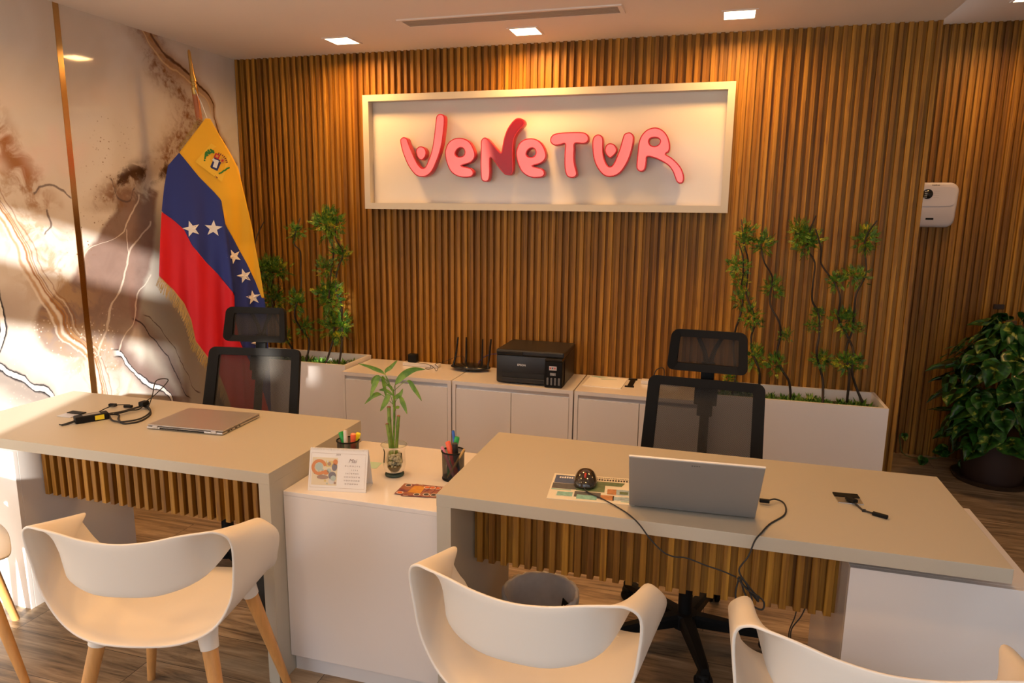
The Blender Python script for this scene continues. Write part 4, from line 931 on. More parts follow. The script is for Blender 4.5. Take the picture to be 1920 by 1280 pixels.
text('month_name', 'Mai', .019, gy, o, Mc @ Tr(.047, -.0008, .100) @ R3('X', 90), .0001, shear=.35)
text('year', '2024', .008, gy, o, Mc @ Tr(-.002, -.0008, .1185) @ R3('X', 90), .0001, shear=.3)
text('weekdays', 'D  L  M  M  J  V  S', .0068, gy, o, Mc @ Tr(.048, -.0008, .083) @ R3('X', 90), .0001)
for i, line in enumerate(('         1  2  3  4', ' 5  6  7  8  9 10 11', '12 13 14 15 16 17 18', '19 20 21 22 23 24 25', '26 27 28 29 30 31')):
    text('dates', line, .0062, gy, o, Mc @ Tr(.048, -.0008, .070-.0112*i) @ R3('X', 90), .0001)

wirem = NT('black_wire_mesh'); c_ = wirem.obj(); x_, y_, z_ = wirem.sep(c_)
an = wirem.math('ARCTAN2', y_, x_)
g1 = wirem.math('SINE', wirem.math('ADD', wirem.math('MULTIPLY', an, 42), wirem.math('MULTIPLY', z_, 1300))); g2 = wirem.math('SINE', wirem.math('SUBTRACT', wirem.math('MULTIPLY', an, 42), wirem.math('MULTIPLY', z_, 1300)))
mk = wirem.math('MAXIMUM', wirem.math('GREATER_THAN', g1, .25), wirem.math('GREATER_THAN', g2, .25)); wirem.set((.012, .012, .012), .45)
tr = wirem.node('ShaderNodeBsdfTransparent'); ms = wirem.node('ShaderNodeMixShader'); wirem.put(ms.inputs[0], mk); wirem.l.new(tr.outputs[0], ms.inputs[1]); wirem.l.new(wirem.b.outputs[0], ms.inputs[2]); wirem.l.new(ms.outputs[0], wirem.out.inputs[0])
def pen_cup(x, y, label):
    t = thing('pen_cup', label, 'pen cup', (x, y, Z)); r = .039; hh = .10
    bm = bmesh.new(); lathe(bm, [(r-.002, .004), (r, hh)], 40); done(bm, 'mesh_wall', wirem.m, t)
    bm = bmesh.new(); lathe(bm, [(0, 0), (r-.001, 0), (r, .003), (r-.001, .008), (r-.003, .008), (r-.003, .003), (0, .003)], 32); done(bm, 'cup_base', MT['black'], t)
    bm = bmesh.new(); tube(bm, [(r*cos(2*pi*k/32), r*sin(2*pi*k/32), hh) for k in range(33)], .0028, 8); done(bm, 'rim', MT['black'], t)
PENN = [0]
def pen(kind, label, cup, a, lean, col, L=.135, r=.007, capcol=None, depth=.006, cap=.35):
    """a pen whose foot stands inside the cup, leaning to direction a"""
    cx, cy = cup; PENN[0] += 1; of = (-.016, -.004, .008, .018, .013)[PENN[0] % 5]; foot = Vector((cx-cos(a)*.014-sin(a)*of, cy-sin(a)*.014+cos(a)*of, Z+depth)); d = Vector((cos(a)*sin(lean), sin(a)*sin(lean), cos(lean)))
    t = thing(kind, label, 'pen', foot, 0, 'pens in the wire cups')
    Mx = d.to_track_quat('Z', 'Y').to_matrix().to_4x4()
    bm = bmesh.new(); lathe(bm, [(0, 0), (r*.6, 0), (r*.9, .012), (r, .02), (r, L*(1-cap))], 16, M=Mx); smooth_by_angle(done(bm, 'barrel', col, t))
    bm = bmesh.new(); lathe(bm, [(r*1.12, L*(1-cap)-.002), (r*1.12, L-.006), (r*.95, L), (0, L+.001)], 16, M=Mx); smooth_by_angle(done(bm, 'cap', capcol or col, t))
pm = {k: plain('pen_'+k, c, .35) for k, c in dict(green=(.02, .36, .07), orange=(.95, .16, .07), yellow=(.90, .75, .02), white=(.72, .64, .56), red=(.70, .02, .03), blue=(.03, .12, .48), black=(.015, .015, .015), pink=(.75, .25, .35), wood=(.60, .35, .10)).items()}
c1 = (1.699, -1.738); c2 = (2.098, -1.728)
pen_cup(*c1, 'black wire pen cup behind the calendar'); pen_cup(*c2, 'black wire pen cup beside the right desk')
pen('marker', 'green marker in the pen cup behind the calendar', c1, 2.9, .42, pm['green'], .128, .0085)
pen('marker', 'off-white pen standing upright in the cup behind the calendar', c1, 2.2, .10, pm['white'], .132, .0065)
pen('marker', 'red and coral marker in the pen cup behind the calendar', c1, -1.0, .22, pm['red'], .122, .0085, pm['orange'])
pen('marker', 'yellow highlighter in the pen cup behind the calendar', c1, .1, .40, pm['yellow'], .128, .0085)
pen('marker', 'slim blue pen, tallest in the cup beside the right desk', c2, 2.6, .22, pm['blue'], .162, .0048)
pen('marker', 'orange and red highlighter in the cup beside the right desk', c2, 3.0, .30, pm['red'], .128, .0085, pm['orange'])
pen('marker', 'black marker in the cup beside the right desk', c2, -1.5, .16, pm['black'], .125, .009)
pen('marker', 'green marker standing in the cup beside the right desk', c2, .5, .22, pm['green'], .140, .0085)
pen('marker', 'small pink pen in the cup beside the right desk', c2, 2.9, .46, pm['pink'], .118, .005)
pen('pencil', 'yellow-brown pencil leaning right in the cup beside the right desk', c2, -.1, .52, pm['wood'], .128, .0038, pm['wood'])

# vase with lucky bamboo
vx, vy = 1.892, -1.762
glass = NT('clear_glass'); glass.set((.9, .9, .86), .03, spec=.6)
fr_ = glass.node('ShaderNodeFresnel'); fr_.inputs[0].default_value = 1.35; tb_ = glass.node('ShaderNodeBsdfTransparent'); tb_.inputs[0].default_value = (.93, .95, .90, 1); gb_ = glass.node('ShaderNodeBsdfGlossy'); gb_.inputs['Roughness'].default_value = .03
mx_ = glass.node('ShaderNodeMixShader'); glass.put(mx_.inputs[0], fr_.outputs[0]); glass.l.new(tb_.outputs[0], mx_.inputs[1]); glass.l.new(gb_.outputs[0], mx_.inputs[2]); glass.l.new(mx_.outputs[0], glass.out.inputs[0])
gf = NT('green_glass_foot'); gf.set((.03, .06, .05), .08)
t = thing('glass_vase', 'small clear glass vase with pebbles on the counter holding bamboo', 'vase', (vx, vy, Z))
bm = bmesh.new(); lathe(bm, [(.046, .112), (.041, .104), (.037, .088), (.0385, .06), (.0395, .04), (.035, .022), (.029, .012), (.0, .012), (.0, .014), (.028, .0145), (.033, .024), (.0375, .041), (.0365, .06), (.035, .088), (.039, .104), (.0445, .1125), (.046, .112)], 40)
done(bm, 'glass_body', glass.m, t, True)
bm = bmesh.new(); lathe(bm, [(0, 0), (.031, 0), (.034, .004), (.033, .009), (.0285, .0115), (0, .0115)], 36); done(bm, 'foot', gf.m, t, True)
bm = bmesh.new(); tube(bm, [(.046*cos(2*pi*k/40), .046*sin(2*pi*k/40), .1122) for k in range(41)], .0011, 6); done(bm, 'rim', plain('rim_glass', (.45, .42, .36), .1), t)
random.seed(3)
pebm = plain('white_pebble', (.52, .46, .36), .6, var=.25, scale=40)
bm = bmesh.new()
for k in range(120):
    for _ in range(30):
        z = random.uniform(.022, .083); rm = .034 if z > .032 else .028; a = random.uniform(0, 2*pi); r = rm*math.sqrt(random.random())*.92
        break
    m_ = Tr(r*cos(a)*.85, r*sin(a)*.85, z) @ R3('X', random.uniform(0, 180)) @ R3('Z', random.uniform(0, 180)) @ Matrix.Diagonal((1, .75, .6, 1))
    bmesh.ops.create_icosphere(bm, subdivisions=2, radius=random.uniform(.0055, .0082), matrix=m_)
o = done(bm, 'pebbles', pebm, t, True); o['kind'] = 'stuff'
bm = bmesh.new(); lathe(bm, [(0, .0155), (.0285, .0155), (.0325, .024), (.0358, .036), (0, .037)], 32); done(bm, 'soil_water', plain('murky_water', (.12, .07, .02), .3), t)
t = thing('lucky_bamboo', 'lucky bamboo with cut stalks and slender green leaves in the glass vase', 'plant', (vx, vy, Z+.03))
vo_ = Vector((vx, vy, Z+.03)); rel = lambda a, b, dy=0: Vector((a-vx, dy, b-vo_.z))
for i, st in enumerate(BS):
    P = [rel(a, b, (.0, .006, -.007, .002)[i]) for a, b in st]
    if i < 3: P[-1] = Vector((P[-1].x*.5, P[-1].y, .012)); rad = (.0065, .0055, .006)[i]
    else: P = [Vector((-.002, 0, .07))]+P; rad = .0035
    q = cr_spline(P, 8); bm = bmesh.new(); tube(bm, q, [rad*(1+.12*(1 if k % 6 == 0 else 0)) for k in range(len(q))], 12); s_ = done(bm, 'stalk', MT['bamboo'] if i < 3 else MT['bamboo_leaf'], t)
    if i < 3:
        bm = bmesh.new(); d = (q[0]-q[1]).normalized(); tube(bm, [q[0]-d*.002, q[0]+d*.003], rad*.95, 12); done(bm, 'cut_end', plain('cut_brown', (.25, .10, .05), .8), s_)
random.seed(8)
wid = [.008, .007, .011, .007, .012, .011, .008, .013, .008, .007, .011, .006, .009, .006]
for i, lf in enumerate(BL):
    dy = (.01, -.01, -.02, .015, .012, -.02, .004, -.025, .0, .01, -.02, .0, .01, -.01)[i]
    P = [rel(a, b, dy*k/(len(lf)-1)) for k, (a, b) in enumerate(lf)]
    root = Vector((0.0, 0, P[0].z-.05)) if i not in (11,) else P[0]
    root = rel(1.891, min(.965, lf[0][1]-.03)); q = cr_spline([root]+P, 6); n = len(q); bm = bmesh.new()
    st = 6; tube(bm, q[:st+1], .0011, 5, 1)
    prev = None; w = wid[i]
    for k in range(st, n):
        u = (k-st)/(n-1-st); ww = w*math.sin(pi*min(1, u**.7))**.9 if 0 < u < 1 else .0004
        T = (q[min(k+1, n-1)]-q[k-1]).normalized(); side = T.cross(Vector((0.25, 1, .15))).normalized()
        cur = [bm.verts.new(q[k]+side*ww), bm.verts.new(q[k]+Vector((0, .0015, -.001))), bm.verts.new(q[k]-side*ww)]
        if prev:
            for a, b in ((0, 1), (1, 2)): bm.faces.new((prev[a], prev[b], cur[b], cur[a])).smooth = True
        prev = cur
    done(bm, 'leaf', MT['bamboo_leaf'], t, recalc=False)

# fan of printed cards
def card_mat(name, sc, cols, emb):
    m = NT(name); c = m.obj(); n = m.noise(c, sc, 4, .6, 1.0); r = m.node('ShaderNodeValToRGB'); m.put(r.inputs[0], n)
    e = r.color_ramp.elements; e[0].position = .3; e[0].color = (*cols[0], 1); e[1].position = .7; e[1].color = (*cols[-1], 1)
    for i, cc in enumerate(cols[1:-1]): x = e.new(.3+.4*(i+1)/(len(cols)-1)); x.color = (*cc, 1)
    m.set(r.outputs[0], .35); return m.m
cm = card_mat('purple_card_print', 28, [(.10, .025, .07), (.22, .07, .08), (.36, .14, .06), (.16, .06, .10)], 0)
goldm = plain('card_gold', (.55, .24, .03), .5, var=.3, scale=60)
foodm = [plain('card_food', (.62, .13, .03), .5), plain('card_dark', (.04, .03, .04), .5), plain('card_plate', (.65, .6, .55), .4), plain('card_pink', (.45, .2, .22), .5)]
CL = ['purple and orange printed card on the counter, lowest in the fan', 'purple and orange printed card on the counter, middle of the fan', 'purple and orange printed card with a gold centre, topmost in the fan']
for i, (dx, dy, rot) in enumerate(((.035, .012, 2), (.02, .0, 10), (0, 0, 3))):
    t = thing('printed_card', CL[i], 'card', (2.025+dx, -1.868+dy, Z+.0006+.0012*i), radians(rot), 'cards fanned out on the counter')
    bm = bmesh.new(); bx(bm, -.062, .055, -.048, .042, 0, .0008); done(bm, 'sheet', cm, t)
    bm = bmesh.new(); zz = .0011
    def dk(cx, cy, r, mi, z=zz, n=18):
        f = bm.faces.new([bm.verts.new((cx+r*cos(2*pi*k/n), cy+r*sin(2*pi*k/n), z)) for k in range(n)]); f.material_index = mi
    if i == 2:
        f = bm.faces.new([bm.verts.new(q) for q in ((-.024, -.026, zz), (.02, -.026, zz), (.018, .030, zz), (-.022, .032, zz))]); f.material_index = 0
    for (a, b, mi) in ((-.047, -.036, 1), (.012, -.038, 2), (.042, -.030, 2), (-.042, .028, 2), (.025, .026, 1), (.043, .028, 1)):
        dk(a, b, .0115, 3, zz+.0002); dk(a, b, .0085, mi, zz+.0004)
    done(bm, 'print', [goldm, foodm[0], foodm[1], foodm[2]], t)
t = thing('note_sheet', 'pale turquoise paper slip behind the calendar on the counter', 'paper', (1.765, -1.70, Z+.0003), radians(6))
bm = bmesh.new(); bx(bm, -.05, .035, -.03, .03, 0, .0004); done(bm, 'sheet', plain('turquoise_paper', (.42, .62, .52), .6), t)

# ================================================================ right desk things
t = thing('open_laptop', 'open grey laptop seen from the back on the right desk', 'laptop', (2.902, -1.968, D), radians(3))
lidm = plain('grey_lid', (.28, .265, .25), .45, .3)
bm = bmesh.new(); bx(bm, -.172, .172, .006, .225, .003, .016, bev=.003); lb_ = done(bm, 'laptop_base', MT['alu'], t)
bm = bmesh.new(); bx(bm, -.15, .15, .03, .12, .0162, .0168); done(bm, 'keyboard', MT['black'], lb_)
bm = bmesh.new(); bx(bm, -.15, .15, .02, .21, .0, .003); done(bm, 'rubber_feet', MT['blackm'], lb_)
Ml = Tr(0, .004, .006) @ R3('X', 33)
bm = bmesh.new(); bx(bm, -.172, .172, -.0035, .0025, 0, .224, bev=.0025, M=Ml); lid = done(bm, 'lid', lidm, t)
bm = bmesh.new(); bx(bm, -.164, .164, .0024, .0032, .012, .216, M=Ml); done(bm, 'screen', MT['blackg'], lid)
bm = bmesh.new(); bx(bm, -.172, .172, -.0020, .0028, .2235, .2262, M=Ml); done(bm, 'bright_edge', plain('bright_edge', (.75, .7, .64), .3), lid)
bm = bmesh.new()
for a in (-.010, -.004, .002, .008): bx(bm, a, a+.004, -.0040, -.0034, .208, .2105, M=Ml)
done(bm, 'maker_mark', plain('dark_mark', (.06, .06, .06), .4), lid)
# charger plug at its right side, cable over the desk edge into a bundle
t = thing('charger_cable', 'thin black cable from the open laptop hanging in loops off the desk edge', 'cable', (3.10, -1.84, D))
q = lambda x, y, z: (x-3.10, y+1.84, z-D)
bm = bmesh.new(); bx(bm, -.012, .016, -.006, .006, .006, .016, bev=.002, M=Tr(.002, .0, 0)); done(bm, 'plug', MT['black'], t)
bm = bmesh.new()
cable(bm, [q(3.112, -1.84, .762), q(3.135, -1.815, .760), q(3.160, -1.822, .7525), q(3.155, -1.90, .7525), q(3.11, -1.98, .7525), q(3.085, -2.045, .7535), q(3.068, -2.072, .740), q(3.055, -2.08, .70), q(3.035, -2.085, .665), q(3.040, -2.088, .645)], .0024, 8)
cable(bm, [q(3.040, -2.088, .645), q(3.075, -2.09, .605), q(3.10, -2.09, .585), q(3.098, -2.092, .562), q(3.07, -2.092, .572), q(3.05, -2.09, .605), q(3.04, -2.088, .64)], .0024, 8)
cable(bm, [q(3.036, -2.086, .642), q(3.030, -2.09, .59), q(3.045, -2.092, .55), q(3.068, -2.094, .53), q(3.072, -2.094, .58), q(3.058, -2.09, .62), q(3.04, -2.087, .642)], .0024, 8)
done(bm, 'lead', MT['blackm'], t)
bm = bmesh.new()
for k in range(6): cable(bm, [q(3.030+.002*k, -2.094+.002*k, .642-.003*k), q(3.055+.001*k, -2.100+.003*k, .618-.002*k), q(3.088, -2.098+.002*k, .600-.004*k)], .0022)
done(bm, 'bundle', MT['blackm'], t)
# mouse
t = thing('computer_mouse', 'glossy black computer mouse with a red wheel on the brochure', 'mouse', (2.580, -1.842, D+.0032), radians(8))
bm = bmesh.new(); bmesh.ops.create_uvsphere(bm, u_segments=32, v_segments=20, radius=1)
for v in bm.verts:
    x, y, z = v.co; k_ = (abs(x)**2.6+abs(y)**2.6)**(1/2.6)/max((x*x+y*y)**.5, 1e-6) if abs(x)+abs(y) > 1e-4 else 1; v.co = (x/k_*.036*(1-.05*y), y/k_*.056, max(z, -.12)*.036*(1+.10*y)+.0044)
o = done(bm, 'mouse_body', plain('glossy_dark_shell', (.03, .022, .014), .12, coat=.5), t, True)
bm = bmesh.new(); lathe(bm, [(0, -.003), (.009, -.003), (.010, 0), (.009, .003), (0, .003)], 20, M=Tr(0, -.028, .0315) @ R3('Y', 90)); done(bm, 'scroll_wheel', plain('red_wheel', (.55, .04, .02), .4), t)
q = lambda x, y, z: Matrix.Rotation(-radians(8), 3, 'Z') @ Vector((x-2.580, y+1.842, z-(D+.0032)))
bm = bmesh.new(); cable(bm, [q(2.587, -1.893, .758), q(2.60, -1.92, .7555), q(2.66, -1.965, .7555), q(2.715, -2.01, .7525), q(2.75, -2.055, .7535), q(2.775, -2.078, .742), q(2.80, -2.085, .715), q(2.835, -2.086, .683), q(2.865, -2.086, .672), q(2.90, -2.086, .673), q(2.95, -2.086, .660), q(2.996, -2.086, .650), q(3.028, -2.089, .641)], .0020, 8)
done(bm, 'cord', MT['blackm'], t)
# brochure under the mouse
t = thing('tourist_brochure', 'colourful printed brochure with travel photos lying under the mouse', 'brochure', (2.605, -1.875, D+.0003), radians(6))
bm = bmesh.new(); bx(bm, -.125, .130, -.105, .098, 0, .0014); o = done(bm, 'sheet', plain('cream_print_paper', (.72, .68, .56), .4), t)
bc = [plain('print_%d' % i, c, .45, var=.5, scale=70) for i, c in enumerate([(.05, .09, .20), (.20, .45, .42), (.10, .16, .08), (.45, .20, .08), (.07, .08, .09), (.30, .42, .50), (.70, .70, .66)])]
bm = bmesh.new()
def rct(a, b, c, d, mi, z=.0017, sk=0):
    f = bm.faces.new([bm.verts.new(q) for q in ((a, c, z), (b, c, z), (b+sk, d, z), (a+sk, d, z))]); f.material_index = mi
rct(-.118, -.055, .02, .085, 0); rct(-.120, -.045, -.025, .018, 4); rct(-.120, -.06, -.035, -.028, 1); rct(-.045, .04, -.030, .025, 2); rct(-.102, -.050, -.082, -.045, 6, .0017); rct(-.099, -.053, -.079, -.048, 1, .0019)
rct(-.048, .030, -.078, -.035, 4, .0016); rct(-.04, .02, -.092, -.060, 1, .0018); rct(.045, .122, -.045, .002, 6, .0018); rct(.048, .119, -.042, -.001, 5, .0020); rct(.048, .075, -.042, -.001, 3, .0021); rct(.085, .11, -.035, -.015, 2, .0022)
rct(.030, .070, -.085, -.050, 3, .0019); rct(.066, .120, -.085, -.052, 6, .0019); rct(.069, .117, -.082, -.056, 5, .0020); rct(.0, .09, .025, .055, 2, .0018, .01); rct(.09, .125, -.09, -.05, 1, .0016)
done(bm, 'printed_photos', bc, o)
bm = bmesh.new(); random.seed(6)
for k in range(15): u = .0+.0085*k; bx(bm, u, u+.0058, .064, .076+random.uniform(-.002, .002), .0018, .0021)
for k in range(20): u = .005+.0055*k; bx(bm, u, u+random.uniform(.0025, .0045), .083, .088, .0018, .0021)
done(bm, 'headline_print', MT['ink'], o)
bm = bmesh.new()
for k in range(6): u = -.105+.0075*k; bx(bm, u, u+.005, .060, .071+random.uniform(-.002, .003), .0020, .0023)
done(bm, 'white_lettering', plain('white_print', (.75, .75, .75), .5), o)
# adapter cable resting over the right grommet
t = thing('adapter_dongle', 'short black adapter cable lying over the cable outlet of the right desk', 'adapter cable', (3.36, -1.76, D))
bm = bmesh.new(); bx(bm, -.008, .008, -.020, .020, 0, .010, bev=.002, M=Tr(-.010, .010, .0055) @ R3('Z', 25) @ R3('X', -6)); done(bm, 'plug', MT['black'], t)
bm = bmesh.new(); bx(bm, -.020, .020, -.006, .006, 0, .010, bev=.002, M=Tr(.050, -.072, .0005) @ R3('Z', -28)); done(bm, 'connector', MT['black'], t)
bm = bmesh.new(); cable(bm, [(-.004, -.008, .008), (.006, -.03, .004), (.014, -.045, .003), (.034, -.062, .005)], .0028); bx(bm, -.005, .005, -.004, .004, 0, .006, M=Tr(.014, -.045, 0)); done(bm, 'lead', MT['blackm'], t)
# dangling leads under the right desk
t = thing('hanging_lead', 'pair of thin black leads hanging below the slats under the right desk', 'cable', (3.22, -1.845, .445))
bm = bmesh.new(); cable(bm, [(0, 0.02, .02), (-.004, 0.01, -.03), (-.018, 0, -.08), (-.012, 0, -.13), (0, 0, -.17), (.004, .0, -.25)], .0018); cable(bm, [(.03, .02, .02), (.012, .01, -.03), (-.012, 0, -.07), (-.010, .004, -.12), (-.002, .003, -.17), (.006, .004, -.25)], .0018); done(bm, 'leads', MT['blackm'], t)

# ================================================================ on the wall cabinets
C = .6615
t = thing('power_strip', 'white power strip with a black adapter on the left wall cabinet', 'power strip', (1.275, -.105, C))
bm = bmesh.new(); bx(bm, -.115, .115, -.024, .024, 0, .022, bev=.004); done(bm, 'housing', MT['sat'], t)
bm = bmesh.new(); bx(bm, -.028, .028, -.022, .020, .0225, .073, bev=.007, M=Tr(-.055, .0, 0)); done(bm, 'plugged_adapter', MT['black'], t)
bm = bmesh.new(); cable(bm, [(-.028, -.01, .035), (.0, -.03, .026), (.06, -.04, .024), (.08, -.05, .008), (.05, -.06, .004), (.075, -.075, .003), (.10, -.06, .012), (.075, -.045, .022), (.11, -.07, .012), (.135, -.10, .003), (.125, -.05, .014), (.10, -.03, .026), (.14, .03, .035), (.20, .05, .06), (.245, .05, .067), (.25, .06, .03), (.24, .035, .010), (.205, .02, .012)], .0015); done(bm, 'lead', MT['blackm'], t)
t = thing('wifi_router', 'black wifi router with four antennas beside the printer', 'router', (1.585, -.105, C))
bm = bmesh.new(); bmesh.ops.create_uvsphere(bm, u_segments=40, v_segments=12, radius=1)
for v in bm.verts: v.co = (v.co.x*.122, v.co.y*.070, .020+v.co.z*.016+(.004 if v.co.z > 0 else 0)*(1-abs(v.co.x)))
done(bm, 'router_body', MT['blackg'], t, True)
for (a, b, dx, L) in ((-.100, -.02, .030, .175), (-.045, .045, .002, .165), (.055, .045, .004, .160), (.110, -.018, .020, .175)):
    bm = bmesh.new(); tube(bm, [(a, b, .018), (a+dx*.1, b, .04), (a+dx*.12, b, .042)], .0065, 10); tube(bm, [(a+dx*.12, b, .04), (a+dx*.6, b, .10), (a+dx, b, .02+L)], [.0062, .006, .0045], 10); smooth_by_angle(done(bm, 'antenna', MT['blackg'], t))
bm = bmesh.new(); cable(bm, [(.03, .05, .02), (.04, .055, .05), (.09, .06, .085), (.15, .06, .095), (.225, .06, .095)], .0022); done(bm, 'network_cable', plain('blue_cable', (.03, .03, .16), .5), t)
# printer
x0, x1, y0, y1 = 1.815, 2.19, -.350, -.03
t = thing('ink_tank_printer', 'black ink tank printer on the middle wall cabinet', 'printer', ((x0+x1)/2, -.19, C))
PL = lambda o: W(o, t)
pb = plain('printer_black', (.016, .016, .017), .38, bump=.1, bscale=700)
bm = bmesh.new(); bx(bm, x0, x1-.085, y0+.012, y1, C+.004, C+.155, bev=.008); bx(bm, x1-.095, x1-.003, y0+.03, y1, C+.004, C+.155, bev=.006); body = PL(smooth_by_angle(done(bm, 'printer_body', pb)))
PL(box('scanner_lid', x0-.001, x1, y0+.010, y1+.005, C+.1555, C+.186, pb, bev=.008))
PL(box('control_panel', x0+.004, x0+.150, y0+.003, y0+.03, C+.157, C+.178, MT['blackg'], bev=.004))
PL(box('output_slot', x0+.035, x1-.105, y0+.009, y0+.03, C+.022, C+.062, MT['blackm']))
PL(box('output_tray', x0+.035, x1-.10, y0-.004, y0+.012, C+.012, C+.036, pb, bev=.003))
PL(box('ink_tank_unit', x1-.097, x1-.003, y0-.018, y0+.06, C+.001, C+.142, MT['black'], bev=.004))
PL(box('tank_lid', x1-.097, x1-.003, y0-.018, y0+.05, C+.1425, C+.157, MT['blackg'], bev=.003))
for k in range(4): PL(box('ink_window', x1-.086+k*.0205, x1-.074+k*.0205, y0-.0215, y0-.0175, C+.016, C+.056, plain('ink_window_grey', (.16, .16, .165), .3), bev=.003))
yy = y0-.0188; o = PL(box('sticker', x1-.073, x1-.032, yy-.0006, yy, C+.096, C+.118, plain('sticker_silver', (.55, .50, .50), .5)))
bm = bmesh.new()
for k, c in enumerate((0, 1, 0)): bx(bm, x1-.070+.012*k, x1-.062+.012*k, yy-.0012, yy-.0007, C+.103, C+.111, c)
q = done(bm, 'sticker_marks', [plain('mark_red', (.6, .08, .06), .5), plain('mark_dark', (.1, .1, .15), .5)]); q.parent = o
o2 = PL(box('model_plate', x1-.068, x1-.036, yy-.0006, yy, C+.068, C+.082, plain('plate_grey', (.22, .22, .23), .4)))
text('logo', 'EPSON', .0155, plain('logo_silver', (.70, .70, .70), .4), body, Tr((x0+x1)/2-.045, y0+.0112, C+.105) @ R3('X', 90), .0004, bold=.0003)
text('sticker_text', 'EcoTank', .0058, plain('logo_white', (.75, .75, .75), .4), o2, Tr(x1-.052, yy-.0009, C+.077) @ R3('X', 90), .0001)
text('sticker_text', 'L3250', .0058, plain('logo_white', (.75, .75, .75), .4), o2, Tr(x1-.052, yy-.0009, C+.071) @ R3('X', 90), .0001)
# papers, desk clip, second strip
t = thing('paper_stack', 'white printed sheets in a sleeve lying on the right wall cabinet', 'papers', (2.385, -.15, C), radians(-2))
bm = bmesh.new(); bx(bm, -.105, .105, -.12, .115, 0, .004, bev=.001); o = done(bm, 'sheets', MT['paper'], t)
bm = bmesh.new(); f = bm.faces.new([bm.verts.new(q) for q in ((-.10, .108, .0044), (.0, .108, .0044), (-.05, .085, .0044), (-.10, .098, .0044))]); f2 = bm.faces.new([bm.verts.new(q) for q in ((-.04, .06, .0044), (.05, .075, .0044), (.052, .07, .0044), (-.03, .05, .0044))]); done(bm, 'printed_swoosh', plain('teal_print', (.15, .42, .42), .5), o)
t = thing('metal_bracket', 'flat black I-shaped bracket lying beside the papers', 'bracket', (2.525, -.125, C))
bm = bmesh.new(); bx(bm, -.014, .014, -.09, .09, 0, .006, bev=.001); bx(bm, -.026, .022, .075, .092, 0.0002, .0066); bx(bm, -.026, .022, -.092, -.080, .0002, .0066); done(bm, 'plate', MT['black'], t)
t = thing('power_strip', 'white power strip with a looped black plug lead behind the right office chair', 'power strip', (2.66, -.10, C))
bm = bmesh.new(); bx(bm, -.085, .115, -.024, .024, 0, .022, bev=.004); done(bm, 'housing', MT['sat'], t)
bm = bmesh.new(); bx(bm, -.009, .009, -.008, .008, .0225, .05, bev=.003, M=Tr(-.022, 0, 0) @ R3('Y', 10)); cable(bm, [(-.018, 0, .048), (-.01, .01, .075), (.015, .03, .088), (.030, .045, .075), (.032, .05, .04), (.03, .05, .0)], .0028); done(bm, 'plug', MT['blackm'], t)

# ================================================================ alarm keypad in the recess
t = thing('alarm_keypad', 'white rounded wall device with a dark round display on the recessed slatted wall', 'keypad', (4.21, RY, 1.65))
bm = bmesh.new(); pts = rounded_rect(.14, .138, .055, 8); bot = rounded_rect(.125, .128, .05, 8)
def rg(P, y, s=1.0): return [bm.verts.new((a*s*(1-.05*(b < 0)), y, b*s)) for a, b in P]
R_s = [rg(pts, 0), rg(pts, -.03), rg(pts, -.042, .965), rg(pts, -.048, .90)]
for r1, r2 in zip(R_s, R_s[1:]):
    for i in range(len(pts)): bm.faces.new((r1[i], r1[(i+1) % len(pts)], r2[(i+1) % len(pts)], r2[i])).smooth = True
bm.faces.new(R_s[-1]); bm.faces.new(R_s[0]); body = smooth_by_angle(done(bm, 'housing', plain('keypad_white', (.60, .54, .54), .35), t))
bm = bmesh.new(); P = [(a*.88, b*.45+.052) for a, b in rounded_rect(.135, .13, .05, 8)]
a_ = [bm.verts.new((a, -.048, b)) for a, b in P]; b_ = [bm.verts.new((a, -.0515, b)) for a, b in P]
for i in range(len(P)): bm.faces.new((a_[i], a_[(i+1) % len(P)], b_[(i+1) % len(P)], b_[i]))
bm.faces.new(b_); flap = smooth_by_angle(done(bm, 'flap', plain('flap_white', (.63, .57, .57), .3), t))
bm = bmesh.new(); lathe(bm, [(0, 0), (.030, 0), (.030, .002), (0, .0022)], 32, M=Tr(-.037, -.0517, .067) @ R3('X', 90)); disp = done(bm, 'display', MT['blackg'], t)
bm = bmesh.new()
for k in range(4):
    for j in range(2): lathe(bm, [(0, 0), (.0035, 0), (.0035, .001), (0, .001)], 12, M=Tr(-.051+.008*j, -.0540, .082-.0115*k) @ R3('X', 90))
done(bm, 'buttons', plain('button_grey', (.45, .45, .45), .4), disp)
bm = bmesh.new()
for k in range(4): bx(bm, -.004, .028, -.0521, -.0517, .084-.013*k, .0853-.013*k)
done(bm, 'text_lines', plain('faint_grey_print', (.40, .36, .36), .6), flap)
bm = bmesh.new()
for k in range(4): bx(bm, -.055, -.012, -.0485, -.0480, -.046-.006*k, -.0448-.006*k); bx(bm, .0, .04, -.0485, -.0480, -.046-.006*k, -.0448-.006*k)
done(bm, 'embossed_lines', plain('faint_grey_emboss', (.60, .55, .55), .6), body)
bm = bmesh.new(); bx(bm, -.032, .012, -.0490, -.0480, -.092, -.080); done(bm, 'badge', MT['black'], body)
text('brand_text', 'intelbras', .0125, MT['ink'], body, Tr(.005, -.0483, .122) @ R3('X', 90), .0001, bold=.0002)

